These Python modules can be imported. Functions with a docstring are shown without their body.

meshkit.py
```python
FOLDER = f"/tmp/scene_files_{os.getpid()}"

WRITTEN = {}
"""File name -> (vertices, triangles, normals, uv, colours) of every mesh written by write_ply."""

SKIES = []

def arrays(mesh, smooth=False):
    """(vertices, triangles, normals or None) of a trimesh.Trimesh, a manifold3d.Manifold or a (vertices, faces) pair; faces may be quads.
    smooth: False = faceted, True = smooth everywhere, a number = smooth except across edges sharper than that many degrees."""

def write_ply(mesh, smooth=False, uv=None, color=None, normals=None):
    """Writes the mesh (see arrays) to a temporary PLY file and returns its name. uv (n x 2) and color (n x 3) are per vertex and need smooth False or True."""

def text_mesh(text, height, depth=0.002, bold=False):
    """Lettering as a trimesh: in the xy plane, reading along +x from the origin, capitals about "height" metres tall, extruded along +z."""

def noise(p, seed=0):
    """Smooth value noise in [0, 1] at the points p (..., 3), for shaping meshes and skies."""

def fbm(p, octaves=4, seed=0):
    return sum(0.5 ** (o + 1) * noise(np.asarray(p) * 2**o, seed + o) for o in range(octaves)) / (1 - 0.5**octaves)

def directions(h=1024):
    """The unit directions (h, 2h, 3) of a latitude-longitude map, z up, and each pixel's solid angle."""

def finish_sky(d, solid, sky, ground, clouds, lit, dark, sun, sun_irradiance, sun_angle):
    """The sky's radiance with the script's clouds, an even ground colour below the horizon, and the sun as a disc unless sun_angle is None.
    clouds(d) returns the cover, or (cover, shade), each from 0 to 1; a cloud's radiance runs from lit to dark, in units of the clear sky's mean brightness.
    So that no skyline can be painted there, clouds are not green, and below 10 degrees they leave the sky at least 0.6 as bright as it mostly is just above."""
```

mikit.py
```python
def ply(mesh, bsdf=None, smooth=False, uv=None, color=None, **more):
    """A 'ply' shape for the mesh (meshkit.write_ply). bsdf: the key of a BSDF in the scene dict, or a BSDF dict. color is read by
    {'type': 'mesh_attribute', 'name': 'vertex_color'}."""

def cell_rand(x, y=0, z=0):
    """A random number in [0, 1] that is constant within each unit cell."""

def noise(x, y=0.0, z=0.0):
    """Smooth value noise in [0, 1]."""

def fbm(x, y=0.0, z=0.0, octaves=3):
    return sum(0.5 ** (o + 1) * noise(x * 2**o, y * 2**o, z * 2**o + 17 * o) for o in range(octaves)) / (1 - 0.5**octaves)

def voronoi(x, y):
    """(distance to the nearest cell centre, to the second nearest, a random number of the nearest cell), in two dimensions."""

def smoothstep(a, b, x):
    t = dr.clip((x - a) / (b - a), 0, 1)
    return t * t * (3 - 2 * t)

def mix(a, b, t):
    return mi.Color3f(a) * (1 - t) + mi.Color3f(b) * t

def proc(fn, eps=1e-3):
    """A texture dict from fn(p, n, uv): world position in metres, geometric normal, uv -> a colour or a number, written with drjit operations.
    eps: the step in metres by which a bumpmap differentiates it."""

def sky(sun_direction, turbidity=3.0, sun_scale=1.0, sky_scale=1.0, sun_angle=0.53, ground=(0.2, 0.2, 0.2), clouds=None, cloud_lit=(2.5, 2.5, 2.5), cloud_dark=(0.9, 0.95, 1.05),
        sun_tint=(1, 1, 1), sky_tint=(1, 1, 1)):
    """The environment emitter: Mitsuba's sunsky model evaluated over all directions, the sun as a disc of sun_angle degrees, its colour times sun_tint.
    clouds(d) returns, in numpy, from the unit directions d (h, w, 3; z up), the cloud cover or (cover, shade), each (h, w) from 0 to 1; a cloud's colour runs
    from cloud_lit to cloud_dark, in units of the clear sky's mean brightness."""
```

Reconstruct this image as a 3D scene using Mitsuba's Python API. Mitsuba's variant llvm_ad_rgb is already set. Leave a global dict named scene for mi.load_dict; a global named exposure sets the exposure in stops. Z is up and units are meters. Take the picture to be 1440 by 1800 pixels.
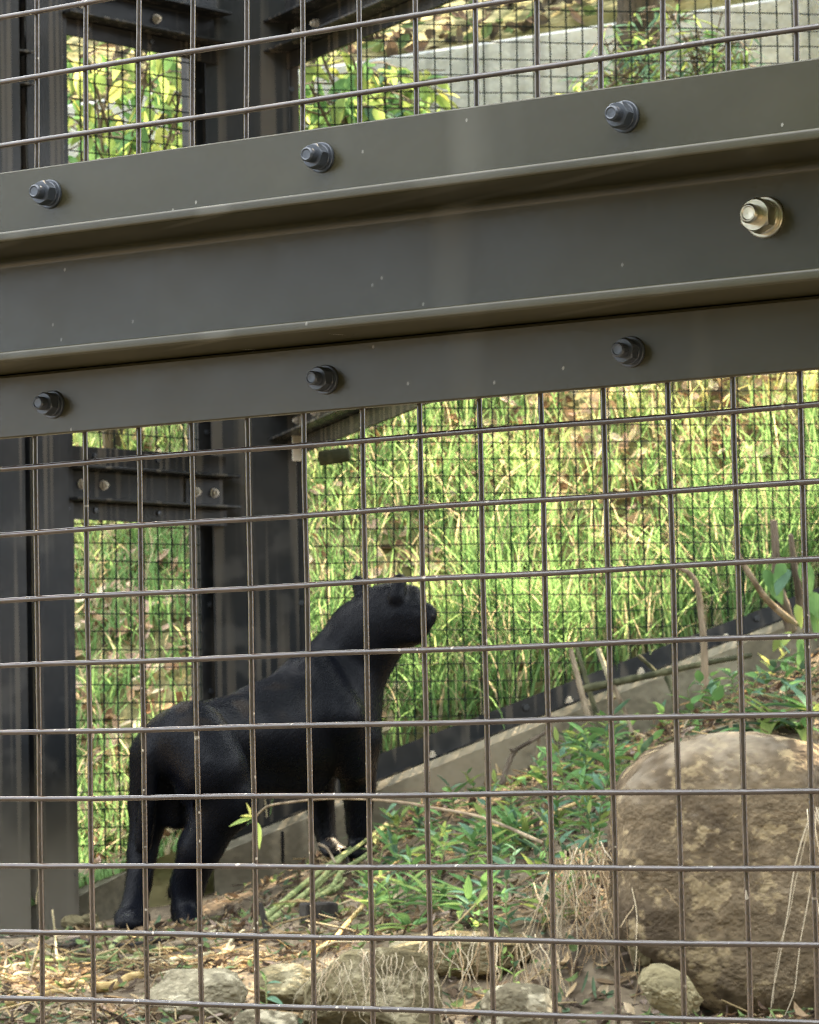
import math, random
import numpy as np
import trimesh
import drjit as dr
import mitsuba as mi
import mikit, meshkit
from mikit import proc, noise, fbm, voronoi, cell_rand, smoothstep, mix
from scipy.interpolate import RBFInterpolator

T = mi.ScalarTransform4f
rng = np.random.default_rng(7)
random.seed(7)
scene, labels = {}, {}

# ------------------------------------------------------------------ camera, sky, exposure
EYE = np.array([0.0, 0.0, 1.6])
FOCAL, PITCH, ROLL = 6095.5, 0.0654, -0.0208          # focal length in pixels of a 1440 x 1800 frame
_F = np.array([0, math.cos(PITCH), math.sin(PITCH)])
_R0, _U0 = np.array([1.0, 0, 0]), np.array([0, -math.sin(PITCH), math.cos(PITCH)])
_R = math.cos(ROLL) * _R0 + math.sin(ROLL) * _U0
_U = -math.sin(ROLL) * _R0 + math.cos(ROLL) * _U0
scene['camera'] = {'type': 'thinlens', 'fov': math.degrees(2 * math.atan(720 / FOCAL)), 'fov_axis': 'x',
                   'aperture_radius': 0.0013, 'focus_distance': 2.8,
                   'near_clip': 0.05, 'far_clip': 400.0,
                   'to_world': T().look_at(origin=EYE.tolist(), target=(EYE + _F).tolist(), up=_U.tolist())}
SUN = (0.40, 0.50, 0.77)


def veil(d):
    """A thin bright overcast, three times as bright overhead as at the horizon."""
    cover = 0.62 + 0.5 * (meshkit.fbm(d * np.array([2.2, 2.2, 4.0]), 4, 3) - 0.3)
    return np.clip(cover, 0, 0.95), 1 - np.clip(d[..., 2], 0, 1)


scene['sky'] = mikit.sky(SUN, turbidity=3.2, sun_scale=0.95, sky_scale=1.0, sun_tint=(1.0, 0.94, 0.82), ground=(0.14, 0.14, 0.11),
                         clouds=veil, cloud_lit=(4.3, 4.3, 4.15), cloud_dark=(0.78, 0.77, 0.72))
exposure = 4.4


def spot(x, y, depth):
    """World point seen at pixel (x, y) of the 1440 x 1800 photograph at that distance along +y."""
    r = _F + _R * (x - 720) / FOCAL - _U * (y - 900) / FOCAL
    return EYE + r * (depth / r[1])


def V(*a):
    return np.array(a, float)


def unit(a):
    a = np.asarray(a, float)
    return a / np.linalg.norm(a)


# ------------------------------------------------------------------ scene helpers
def numbered(name):
    if name not in used:
        used[name] = 0
        return name
    used[name] += 1
    return f'{name}_{used[name]:03d}'


used = {}


def put(name, shape, parent=None, label=None):
    key = numbered(name if parent is None else parent + '__' + name)
    scene[key] = shape
    if label:
        labels[key] = {'label': label}
    return key


def thing(name, label, cat, group=None, shape=None, kind=None, loc=None):
    key = numbered(name)
    labels[key] = {'label': label, 'category': cat}
    if group:
        labels[key]['group'] = group
    labels[key]['kind'] = kind or 'thing'
    LOC[key] = np.asarray(loc, float) if loc is not None else None
    if shape is not None:
        scene[key] = shape
    return key


LOC = {}


def setting(name, label, shape, kind='structure', cat=None):
    scene[name] = shape
    labels[name] = {'label': label, 'kind': kind}
    if cat:
        labels[name]['category'] = cat


def mat4(o, x, y, z):
    m = np.eye(4)
    m[:3, 0], m[:3, 1], m[:3, 2], m[:3, 3] = x, y, z, o
    return T(m.tolist())


# ------------------------------------------------------------------ mesh helpers
def tube(pts, rad, n=8, cap=True, jitter=0.0):
    """A tube along the points with the radii, as (vertices, triangles)."""
    p = np.asarray(pts, float)
    m = len(p)
    r = np.broadcast_to(np.asarray(rad, float), (m,))
    d = np.gradient(p, axis=0)
    d /= np.linalg.norm(d, axis=1, keepdims=True) + 1e-12
    a = np.cross(d[0], [0.0, 0, 1] if abs(d[0][2]) < 0.9 else [1.0, 0, 0])
    a /= np.linalg.norm(a)
    ring, verts = np.arange(n) / n * 2 * np.pi, []
    for i in range(m):
        a = a - d[i] * (a @ d[i])
        a /= np.linalg.norm(a)
        b = np.cross(d[i], a)
        rr = r[i] * (1 + (jitter * (rng.random(n) - 0.5) if jitter else 0))
        verts.append(p[i] + (np.cos(ring) * rr)[:, None] * a + (np.sin(ring) * rr)[:, None] * b)
    v = np.vstack(verts)
    i, k = np.meshgrid(np.arange(m - 1), np.arange(n), indexing='ij')
    q = np.stack([i * n + k, i * n + (k + 1) % n, (i + 1) * n + (k + 1) % n, (i + 1) * n + k], -1).reshape(-1, 4)
    f = np.vstack([q[:, [0, 1, 2]], q[:, [0, 2, 3]]])
    if cap:
        v = np.vstack([v, p[0] - d[0] * r[0] * 0.3, p[-1] + d[-1] * r[-1] * 0.3])
        k = np.arange(n)
        f = np.vstack([f, np.stack([np.full(n, len(v) - 2), (k + 1) % n, k], -1),
                       np.stack([np.full(n, len(v) - 1), (m - 1) * n + k, (m - 1) * n + (k + 1) % n], -1)])
    return v, f


def join(parts):
    vs, fs, o = [], [], 0
    for v, f in parts:
        vs.append(v)
        fs.append(f + o)
        o += len(v)
    return np.vstack(vs), np.vstack(fs)


def curve(pts, n=12):
    """Catmull-Rom through the points."""
    p = np.asarray(pts, float)
    p = np.vstack([2 * p[0] - p[1], p, 2 * p[-1] - p[-2]])
    out = []
    for i in range(1, len(p) - 2):
        t = np.linspace(0, 1, n, endpoint=i == len(p) - 3)[:, None]
        out.append(0.5 * (2 * p[i] + (p[i + 1] - p[i - 1]) * t + (2 * p[i - 1] - 5 * p[i] + 4 * p[i + 1] - p[i + 2]) * t ** 2
                          + (3 * p[i] - p[i - 1] - 3 * p[i + 1] + p[i + 2]) * t ** 3))
    return np.vstack(out)


def frame_box(O, X, Y, Z, x0, x1, y0, y1, z0, z1, bev=0.0012):
    """A bevelled box in the frame (O; X, Y, Z)."""
    b = min(bev, (x1 - x0) / 3, (y1 - y0) / 3, (z1 - z0) / 3)
    pts = []
    for sx in (0, 1):
        for sy in (0, 1):
            for sz in (0, 1):
                for k in range(3):
                    c = [x0 if not sx else x1, y0 if not sy else y1, z0 if not sz else z1]
                    s = [1 - 2 * sx, 1 - 2 * sy, 1 - 2 * sz]
                    for j in range(3):
                        if j != k:
                            c[j] += s[j] * b
                    pts.append(c)
    h = trimesh.convex.convex_hull(np.array(pts))
    v = np.asarray(h.vertices)
    v = O + v[:, :1] * X + v[:, 1:2] * Y + v[:, 2:] * Z
    f = np.asarray(h.faces)
    if np.dot(np.cross(X, Y), Z) < 0:
        f = f[:, ::-1]
    return v, f


def extrude(outline, O, X, Y, Z, z0, z1):
    """A closed outline (counter-clockwise in X, Y) extruded along Z."""
    from shapely.geometry import Polygon
    m = trimesh.creation.extrude_polygon(Polygon(outline), z1 - z0, engine='earcut')
    v = np.asarray(m.vertices)
    v = O + v[:, :1] * X + v[:, 1:2] * Y + (v[:, 2:] + z0) * Z
    f = np.asarray(m.faces)
    if np.dot(np.cross(X, Y), Z) < 0:
        f = f[:, ::-1]
    return v, f


def grid_sheet(xs, ys, fn):
    x, y = np.meshgrid(xs, ys, indexing='ij')
    z = fn(x, y)
    v = np.stack([x, y, z], -1).reshape(-1, 3)
    a, b = len(xs), len(ys)
    i, j = np.meshgrid(np.arange(a - 1), np.arange(b - 1), indexing='ij')
    q = np.stack([i * b + j, (i + 1) * b + j, (i + 1) * b + j + 1, i * b + j + 1], -1).reshape(-1, 4)
    return v, np.vstack([q[:, [0, 1, 2]], q[:, [0, 2, 3]]])


def rock(center, radii, seed, rough=0.16, sub=5, power=2.6, cuts=9):
    """A weathered stone: a noisy superellipsoid."""
    m = trimesh.creation.icosphere(subdivisions=sub)
    d = np.asarray(m.vertices)
    r = (np.abs(d) ** power).sum(1) ** (-1 / power)
    nz = meshkit.fbm(d * 1.3 + seed * 7.1, 3, seed) - 0.5
    fine = meshkit.fbm(d * 6 + seed, 4, seed + 3) - 0.5
    facets = np.ones(len(d))
    g = np.random.default_rng(seed)
    for _ in range(cuts):
        n = unit(g.normal(size=3))
        lim = g.uniform(0.72, 0.95)
        s = d @ n * r
        facets = np.where(s * facets > lim, facets * lim / np.maximum(s * facets, 1e-6), facets)
    v = d * (r * facets * (1 + rough * 1.3 * nz + 0.07 * fine))[:, None] * np.asarray(radii)
    return v + np.asarray(center), np.asarray(m.faces)


# ------------------------------------------------------------------ materials
def rgb(*c):
    return {'type': 'rgb', 'value': list(map(float, c))}


def mat(name, bsdf):
    scene['m_' + name] = bsdf
    return 'm_' + name


def steel_paint(a, b, speck=0.10):
    def fn(p, n, uv):
        g = fbm(p.x * 9, p.y * 9, p.z * 14, 4)
        c = mix(a, b, smoothstep(0.3, 0.75, g))
        streak = noise(p.x * 60 + p.y * 40, p.y * 7, p.z * 3)
        c = mix(c, [0.15, 0.145, 0.115], 0.30 * smoothstep(0.6, 0.9, streak))
        w, _, k = voronoi((p.x - p.y) * 42, p.z * 42 + p.y * 11)
        dot = (1 - smoothstep(0.03, 0.075, w)) * dr.select(k > 0.93, mi.Float(1), mi.Float(0))
        return mix(c, [0.5, 0.48, 0.42], dot * (0.3 + 4 * (k - 0.93)))
    return fn


def rough_var(lo, hi, s=30):
    return proc(lambda p, n, uv: lo + (hi - lo) * fbm(p.x * s, p.y * s, p.z * s, 3))


def bump(inner, fn, scale, eps=0.0006):
    return {'type': 'bumpmap', 'arbitrary': proc(fn, eps=eps), 'scale': scale, 'bsdf': inner}


mat('paint', {'type': 'twosided', 'bsdf': bump(
    {'type': 'principled', 'base_color': proc(steel_paint([0.034, 0.031, 0.014], [0.046, 0.042, 0.021])), 'roughness': rough_var(0.24, 0.38), 'specular': 0.42, 'clearcoat': 0.4, 'clearcoat_gloss': 0.95},
    lambda p, n, uv: fbm(p.x * 190, p.y * 190, p.z * 190, 2), 0.00004)})
mat('column_paint', {'type': 'twosided', 'bsdf': {'type': 'principled', 'base_color': proc(lambda p, n, uv: column_color(p)), 'roughness': rough_var(0.3, 0.5, 12), 'specular': 0.35}})


def column_color(p):
    g = fbm(p.x * 7, p.y * 7, p.z * 5, 4)
    c = mix([0.010, 0.012, 0.015], [0.022, 0.022, 0.023], smoothstep(0.3, 0.7, g))
    run = noise(p.x * 70, p.y * 70, p.z * 1.2)
    c = mix(c, [0.12, 0.105, 0.085], 0.6 * smoothstep(0.55, 0.8, run))
    rub = smoothstep(0.5, 0.75, fbm(p.x * 11, p.y * 11, p.z * 11 + 9, 3)) * smoothstep(1.35, 1.6, p.z) * (1 - smoothstep(2.1, 2.4, p.z))
    c = mix(c, [0.10, 0.095, 0.088], 0.35 * rub)
    dust = (1 - smoothstep(1.12, 1.60, p.z + 0.25 * (fbm(p.x * 5, p.y * 5, p.z * 5, 3) - 0.5))) * (1 - smoothstep(-0.85, -0.70, p.x))
    return mix(c, [0.24, 0.22, 0.18], 0.8 * dust)


def wire_color(p):
    g = fbm(p.x * 55, p.y * 55, p.z * 55, 3)
    c = mix([0.030, 0.020, 0.016], [0.052, 0.037, 0.030], smoothstep(0.35, 0.7, g))
    chip = smoothstep(0.86, 0.93, noise(p.x * 330, p.y * 330, p.z * 240)) * smoothstep(0.5, 0.62, fbm(p.x * 6, p.y * 6, p.z * 6, 2))
    return mix(c, [0.5, 0.46, 0.38], 0.8 * chip)


mat('wire', {'type': 'twosided', 'bsdf': bump({'type': 'principled', 'base_color': proc(lambda p, n, uv: wire_color(p)), 'roughness': 0.22, 'specular': 1.0, 'clearcoat': 0.7, 'clearcoat_gloss': 0.8},
                                             lambda p, n, uv: fbm(p.x * 420, p.y * 420, p.z * 420, 2), 0.00016)})
mat('fine_wire', {'type': 'principled', 'base_color': rgb(0.010, 0.018, 0.016), 'roughness': 0.75, 'specular': 0.15})
mat('dark_bolt', {'type': 'principled', 'base_color': rgb(0.062, 0.070, 0.084), 'roughness': 0.30, 'metallic': 0.3, 'specular': 0.6})
mat('zinc', {'type': 'principled', 'base_color': proc(lambda p, n, uv: mix([0.62, 0.56, 0.42], [0.74, 0.70, 0.58], fbm(p.x * 300, p.y * 300, p.z * 300, 2))), 'roughness': 0.3, 'metallic': 0.9})
mat('galvanised', {'type': 'principled', 'base_color': rgb(0.62, 0.56, 0.46), 'roughness': 0.4, 'metallic': 0.3})
mat('seam', {'type': 'diffuse', 'reflectance': rgb(0.02, 0.02, 0.02)})


def concrete_color(p, lo, hi):
    g = fbm(p.x * 4, p.y * 4, p.z * 6, 4)
    f = fbm(p.x * 60, p.y * 60, p.z * 60, 2)
    c = mix(lo, hi, smoothstep(0.25, 0.75, g * 0.7 + f * 0.3))
    run = noise(p.x * 26, p.y * 26, p.z * 1.6)
    return mix(c, mi.Color3f(lo) * 0.62, 0.5 * smoothstep(0.58, 0.85, run))


mat('concrete', {'type': 'twosided', 'bsdf': bump({'type': 'principled', 'base_color': proc(lambda p, n, uv: concrete_color(p, [0.12, 0.11, 0.08], [0.31, 0.285, 0.22])), 'roughness': 0.9, 'specular': 0.2},
                                                 lambda p, n, uv: fbm(p.x * 90, p.y * 90, p.z * 90, 3), 0.0025)})
mat('wall_concrete', {'type': 'twosided', 'bsdf': bump({'type': 'principled', 'base_color': proc(lambda p, n, uv: concrete_color(p, [0.30, 0.32, 0.31], [0.47, 0.49, 0.465])), 'roughness': 0.9, 'specular': 0.2},
                                                      lambda p, n, uv: fbm(p.x * 30, p.y * 30, p.z * 30, 3), 0.006)})


def soil_color(p):
    g = fbm(p.x * 5, p.y * 5, p.z * 5, 4)
    f = fbm(p.x * 45, p.y * 45, p.z * 45, 3)
    c = mix([0.07, 0.055, 0.04], [0.20, 0.16, 0.11], smoothstep(0.3, 0.7, g))
    return mix(c, [0.28, 0.23, 0.16], 0.6 * smoothstep(0.5, 0.75, f))


mat('soil', {'type': 'twosided', 'bsdf': bump({'type': 'principled', 'base_color': proc(lambda p, n, uv: soil_color(p)), 'roughness': 0.95, 'specular': 0.15},
                                             lambda p, n, uv: fbm(p.x * 50, p.y * 50, p.z * 50, 4), 0.014)})
mat('bank_soil', {'type': 'twosided', 'bsdf': bump({'type': 'principled', 'base_color': proc(lambda p, n, uv: mix([0.13, 0.13, 0.055], [0.30, 0.27, 0.14], smoothstep(0.3, 0.7, fbm(p.x * 8, p.y * 8, p.z * 8, 4)))), 'roughness': 0.95, 'specular': 0.15},
                                                  lambda p, n, uv: fbm(p.x * 20, p.y * 20, p.z * 20, 4), 0.03)})


def rock_color(p, dark, mid, pale, s=1.0):
    g = fbm(p.x * 7 * s, p.y * 7 * s, p.z * 5 * s, 5)
    f = fbm(p.x * 70 * s, p.y * 70 * s, p.z * 70 * s, 3)
    c = mix(dark, mid, smoothstep(0.35, 0.58, g))
    blot = fbm(p.x * 24 * s + 5, p.y * 24 * s, p.z * 17 * s, 5)
    c = mix(c, pale, 0.72 * smoothstep(0.53, 0.64, blot * 0.7 + f * 0.3))
    return c * (0.5 + 1.0 * f)


def boulder_color(p, n):
    c = rock_color(p, [0.085, 0.064, 0.042], [0.16, 0.123, 0.078], [0.31, 0.245, 0.145])
    lich = smoothstep(0.5, 0.68, fbm(p.x * 10, p.y * 10, p.z * 10 + 4, 4)) * smoothstep(0.1, 0.75, n.z)
    return mix(c, [0.33, 0.285, 0.22], 0.45 * lich)


def grain(p):
    return 1.5 * fbm(p.x * 170, p.y * 170, p.z * 170, 3) + 1.0 * fbm(p.x * 22, p.y * 22, p.z * 22, 2)


mat('boulder', bump({'type': 'principled', 'base_color': proc(lambda p, n, uv: boulder_color(p, n)), 'roughness': 0.92, 'specular': 0.2}, lambda p, n, uv: grain(p), 0.0035))
mat('stone', bump({'type': 'principled', 'base_color': proc(lambda p, n, uv: rock_color(p, [0.12, 0.10, 0.055], [0.22, 0.19, 0.11], [0.36, 0.32, 0.21])), 'roughness': 0.92, 'specular': 0.2}, lambda p, n, uv: grain(p), 0.007))
mat('pale_stone', bump({'type': 'principled', 'base_color': proc(lambda p, n, uv: rock_color(p, [0.15, 0.13, 0.085], [0.27, 0.24, 0.165], [0.44, 0.40, 0.29])), 'roughness': 0.92, 'specular': 0.2}, lambda p, n, uv: grain(p), 0.007))


def tint_thin(trans=0.9, rough=0.5):
    return {'type': 'principledthin', 'base_color': {'type': 'mesh_attribute', 'name': 'vertex_color'}, 'roughness': rough, 'diff_trans': trans, 'spec_tint': 0.0, 'eta': 1.4}


mat('grass', tint_thin(0.95, 0.45))
mat('litter', tint_thin(0.35, 0.7))
mat('strand', {'type': 'twosided', 'bsdf': {'type': 'diffuse', 'reflectance': {'type': 'mesh_attribute', 'name': 'vertex_color'}}})


def leaf_mat(name, c, trans=0.7, rough=0.38):
    c = np.array(c)
    mat(name, {'type': 'principledthin', 'base_color': proc(lambda p, n, uv: mix((c * 0.75).tolist(), (c * 1.3).tolist(), fbm(p.x * 25, p.y * 25, p.z * 25, 2))),
               'roughness': rough, 'diff_trans': trans, 'eta': 1.45})
    return 'm_' + name


L_GREEN = leaf_mat('leaf_green', (0.15, 0.29, 0.11), 0.5)
L_BLUE = leaf_mat('leaf_blue', (0.13, 0.23, 0.155), 0.35, 0.33)
L_BRIGHT = leaf_mat('leaf_bright', (0.32, 0.45, 0.15), 0.9)
L_YELLOW = leaf_mat('leaf_yellow', (0.56, 0.59, 0.20), 0.95)
L_OLIVE = leaf_mat('leaf_olive', (0.22, 0.29, 0.09), 0.8)
L_ORANGE = leaf_mat('leaf_orange', (0.52, 0.30, 0.06), 0.8)


def bark(name, a, b):
    return mat(name, bump({'type': 'principled', 'base_color': proc(lambda p, n, uv: mix(a, b, smoothstep(0.3, 0.7, fbm(p.x * 40, p.y * 40, p.z * 12, 3)))), 'roughness': 0.85, 'specular': 0.25},
                          lambda p, n, uv: fbm(p.x * 90, p.y * 90, p.z * 25, 3), 0.003))


BARK = bark('bark', [0.075, 0.06, 0.045], [0.19, 0.155, 0.12])
DARK_BARK = bark('dark_bark', [0.03, 0.026, 0.02], [0.085, 0.07, 0.052])
TWIG = bark('twig', [0.16, 0.125, 0.085], [0.33, 0.27, 0.19])
CANE = bark('cane', [0.12, 0.155, 0.06], [0.26, 0.29, 0.13])
CANE_DARK = bark('cane_dark', [0.05, 0.055, 0.03], [0.14, 0.14, 0.08])
STRAW = bark('straw', [0.34, 0.24, 0.10], [0.56, 0.42, 0.20])
PALE_CANE = bark('pale_cane', [0.30, 0.28, 0.18], [0.5, 0.46, 0.32])
CHAR = bark('char', [0.018, 0.016, 0.015], [0.05, 0.045, 0.04])


def fur_color(p):
    g = fbm(p.x * 14, p.y * 14, p.z * 14, 3)
    c = mix([0.0014, 0.0021, 0.0048], [0.0028, 0.0039, 0.0078], g)
    brown = smoothstep(0.45, 0.7, fbm(p.x * 20, p.y * 20, p.z * 20 + 3, 3)) * smoothstep(1.60, 1.70, p.z) * (1 - smoothstep(-0.42, -0.28, p.x))
    return mix(c, [0.022, 0.015, 0.010], 0.7 * brown)


def fur_relief(p):
    a = (-0.68 * p.x - 0.40 * p.y - 0.62 * p.z)
    b = 0.50 * p.x - 0.86 * p.y
    c = -0.53 * p.x - 0.31 * p.y + 0.78 * p.z
    return fbm(a * 24, b * 150, c * 150, 3) + 1.2 * fbm(p.x * 9, p.y * 9, p.z * 9, 2)


mat('fur', {'type': 'twosided', 'bsdf': bump({'type': 'principled', 'base_color': proc(lambda p, n, uv: fur_color(p)), 'roughness': 0.46, 'specular': 0.16},
                                            lambda p, n, uv: fur_relief(p), 0.0009)})
mat('eye', {'type': 'principled', 'base_color': rgb(0.02, 0.018, 0.010), 'roughness': 0.06, 'specular': 0.6})
mat('nose', {'type': 'principled', 'base_color': rgb(0.012, 0.011, 0.012), 'roughness': 0.3, 'specular': 0.5})

# ------------------------------------------------------------------ the ground of the enclosure and the hillside behind
CTRL = [(0, 1800, 6.6), (300, 1800, 6.5), (500, 1850, 6.4), (700, 1860, 6.4), (1000, 1850, 6.3), (1300, 1800, 6.3), (1440, 1800, 6.3), (660, 1690, 6.95), (900, 1690, 6.95), (350, 1720, 7.0), (0, 1700, 7.6), (0, 1656, 9.0), (100, 1638, 9.45),
        (230, 1650, 9.06), (320, 1646, 9.2), (590, 1510, 9.62), (645, 1506, 9.6), (300, 1720, 7.5), (500, 1640, 7.9), (650, 1655, 7.4), (500, 1595, 8.6), (700, 1560, 8.3), (850, 1500, 8.3),
        (700, 1455, 9.6), (900, 1418, 9.3), (880, 1640, 7.0), (1000, 1575, 7.1), (1050, 1480, 7.5), (1000, 1356, 9.9), (1150, 1300, 9.85), (1300, 1242, 9.6), (1440, 1154, 10.0),
        (1440, 1265, 7.9), (1200, 1310, 7.9), (450, 1560, 9.85), (250, 1604, 9.75), (1060, 1600, 6.9), (1300, 1765, 6.9), (1200, 1775, 6.7), (1440, 1760, 6.9), (330, 1790, 6.75), (500, 1790, 6.7), (650, 1800, 6.65)]
_c = np.array([spot(*c) for c in CTRL] + [(-3, 9, 1.1), (-3, 6.5, 1.08), (-6, 8, 1.1), (3, 10.2, 2.4), (3, 7, 2.0), (6, 9, 2.9), (4, 5, 1.5), (-4, 11, 1.1), (0, 5.2, 0.95), (2, 5.2, 0.98), (-2, 5.2, 0.95)])
_rbf = RBFInterpolator(_c[:, :2], _c[:, 2], smoothing=0.0004, kernel='thin_plate_spline')


def smooth01(a, b, x):
    t = np.clip((x - a) / (b - a), 0, 1)
    return t * t * (3 - 2 * t)


def ground_z(x, y):
    x, y = np.asarray(x, float), np.asarray(y, float)
    s = x.shape
    q = np.stack([np.clip(x, -5, 5).ravel(), np.clip(y, 5.2, 10.4).ravel()], -1)
    inside = np.clip(_rbf(q).reshape(s), 0.9, 3.2)
    lump = 0.05 * (meshkit.fbm(np.stack([x * 3, y * 3, 0 * x], -1), 4, 5) - 0.5)
    return np.where(y < 5.2, 0.93 * smooth01(2.25, 5.2, y) + (inside - 0.93) * smooth01(4.2, 5.2, y), inside) + lump * smooth01(3, 6, y)


def fence_y(x):
    """Line of the back fence: right of the corner post it runs nearly square to the view, left of it it comes forward."""
    return np.where(x > -0.38, 10.11 + 0.18 * x, 9.98 + 0.92 * (x + 0.45))


def hill_z(x, y):
    x, y = np.asarray(x, float), np.asarray(y, float)
    d = np.maximum(y - (10.17 + 0.18 * x), -0.06)
    xc = np.clip(x, -2.5, 4)
    z = 1.6 - 0.01 + 0.345 * xc + 0.80 * np.minimum(d, 3.6)
    cap = 1.6 + 1.95 + 0.17 * xc
    z = cap - 0.12 * np.log1p(np.exp((cap - z) / 0.12))
    lump = 0.16 * (meshkit.fbm(np.stack([x * 1.6, y * 1.6, 0 * x], -1), 4, 9) - 0.5)
    return z + lump * smooth01(0.05, 0.5, d)


xs = np.concatenate([np.linspace(-60, -3.2, 12), np.arange(-3, 3.01, 0.045), np.linspace(3.2, 60, 12)])
ys = np.concatenate([np.linspace(-60, 4.8, 30), np.arange(5.0, 10.6, 0.045), [10.8, 11.2, 12]])
setting('ground', 'bare brown soil of the enclosure rising to the right', mikit.ply(grid_sheet(xs, ys, lambda x, y: ground_z(x, y)), 'm_soil', smooth=True))
mat('asphalt', {'type': 'twosided', 'bsdf': {'type': 'principled', 'base_color': proc(lambda p, n, uv: mix([0.035, 0.035, 0.036], [0.07, 0.068, 0.065], fbm(p.x * 40, p.y * 40, 0.0, 3))), 'roughness': 0.9}})
setting('path', 'dark asphalt visitors path in front of the fence', mikit.ply(grid_sheet(np.linspace(-20, 20, 9), np.array([-4.5, -1.5, 0.0, 2.2]), lambda x, y: 0 * x + 0.012), 'm_asphalt'))
# the hillside starts a little behind the fence line
hx = np.concatenate([np.linspace(-30, -3.4, 8), np.arange(-3.2, 5.01, 0.07), np.linspace(5.4, 30, 8)])
ht = np.concatenate([[0.098], np.linspace(0.10, 4.0, 70), [4.3, 4.6]])


def hill_mesh():
    X, D = np.meshgrid(hx, ht, indexing='ij')
    Y = fence_y(np.clip(X, -1.6, 6)) + D
    Z = hill_z(X, Y)
    Z[:, 0] = 0.9
    v = np.stack([X, Y, Z], -1).reshape(-1, 3)
    a, b = len(hx), len(ht)
    i, j = np.meshgrid(np.arange(a - 1), np.arange(b - 1), indexing='ij')
    q = np.stack([i * b + j, (i + 1) * b + j, (i + 1) * b + j + 1, i * b + j + 1], -1).reshape(-1, 4)
    return v, np.vstack([q[:, [0, 1, 2]], q[:, [0, 2, 3]]])


setting('hillside', 'steep sunlit bank behind the enclosure', mikit.ply(hill_mesh(), 'm_bank_soil', smooth=True))
WALL_Y = 14.05


def bank_z(x, y):
    y = np.asarray(y, float)
    return np.where(y < WALL_Y + 0.035, 3.0, 1.6 + 2.80 + 0.13 * np.clip(x, -2.5, 2.0) + 0.62 * (np.asarray(y) - WALL_Y - 0.04) + 0.20 * (meshkit.fbm(np.stack([x * 1.2, y * 1.2, 0 * x], -1), 4, 4) - 0.5))


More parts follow.
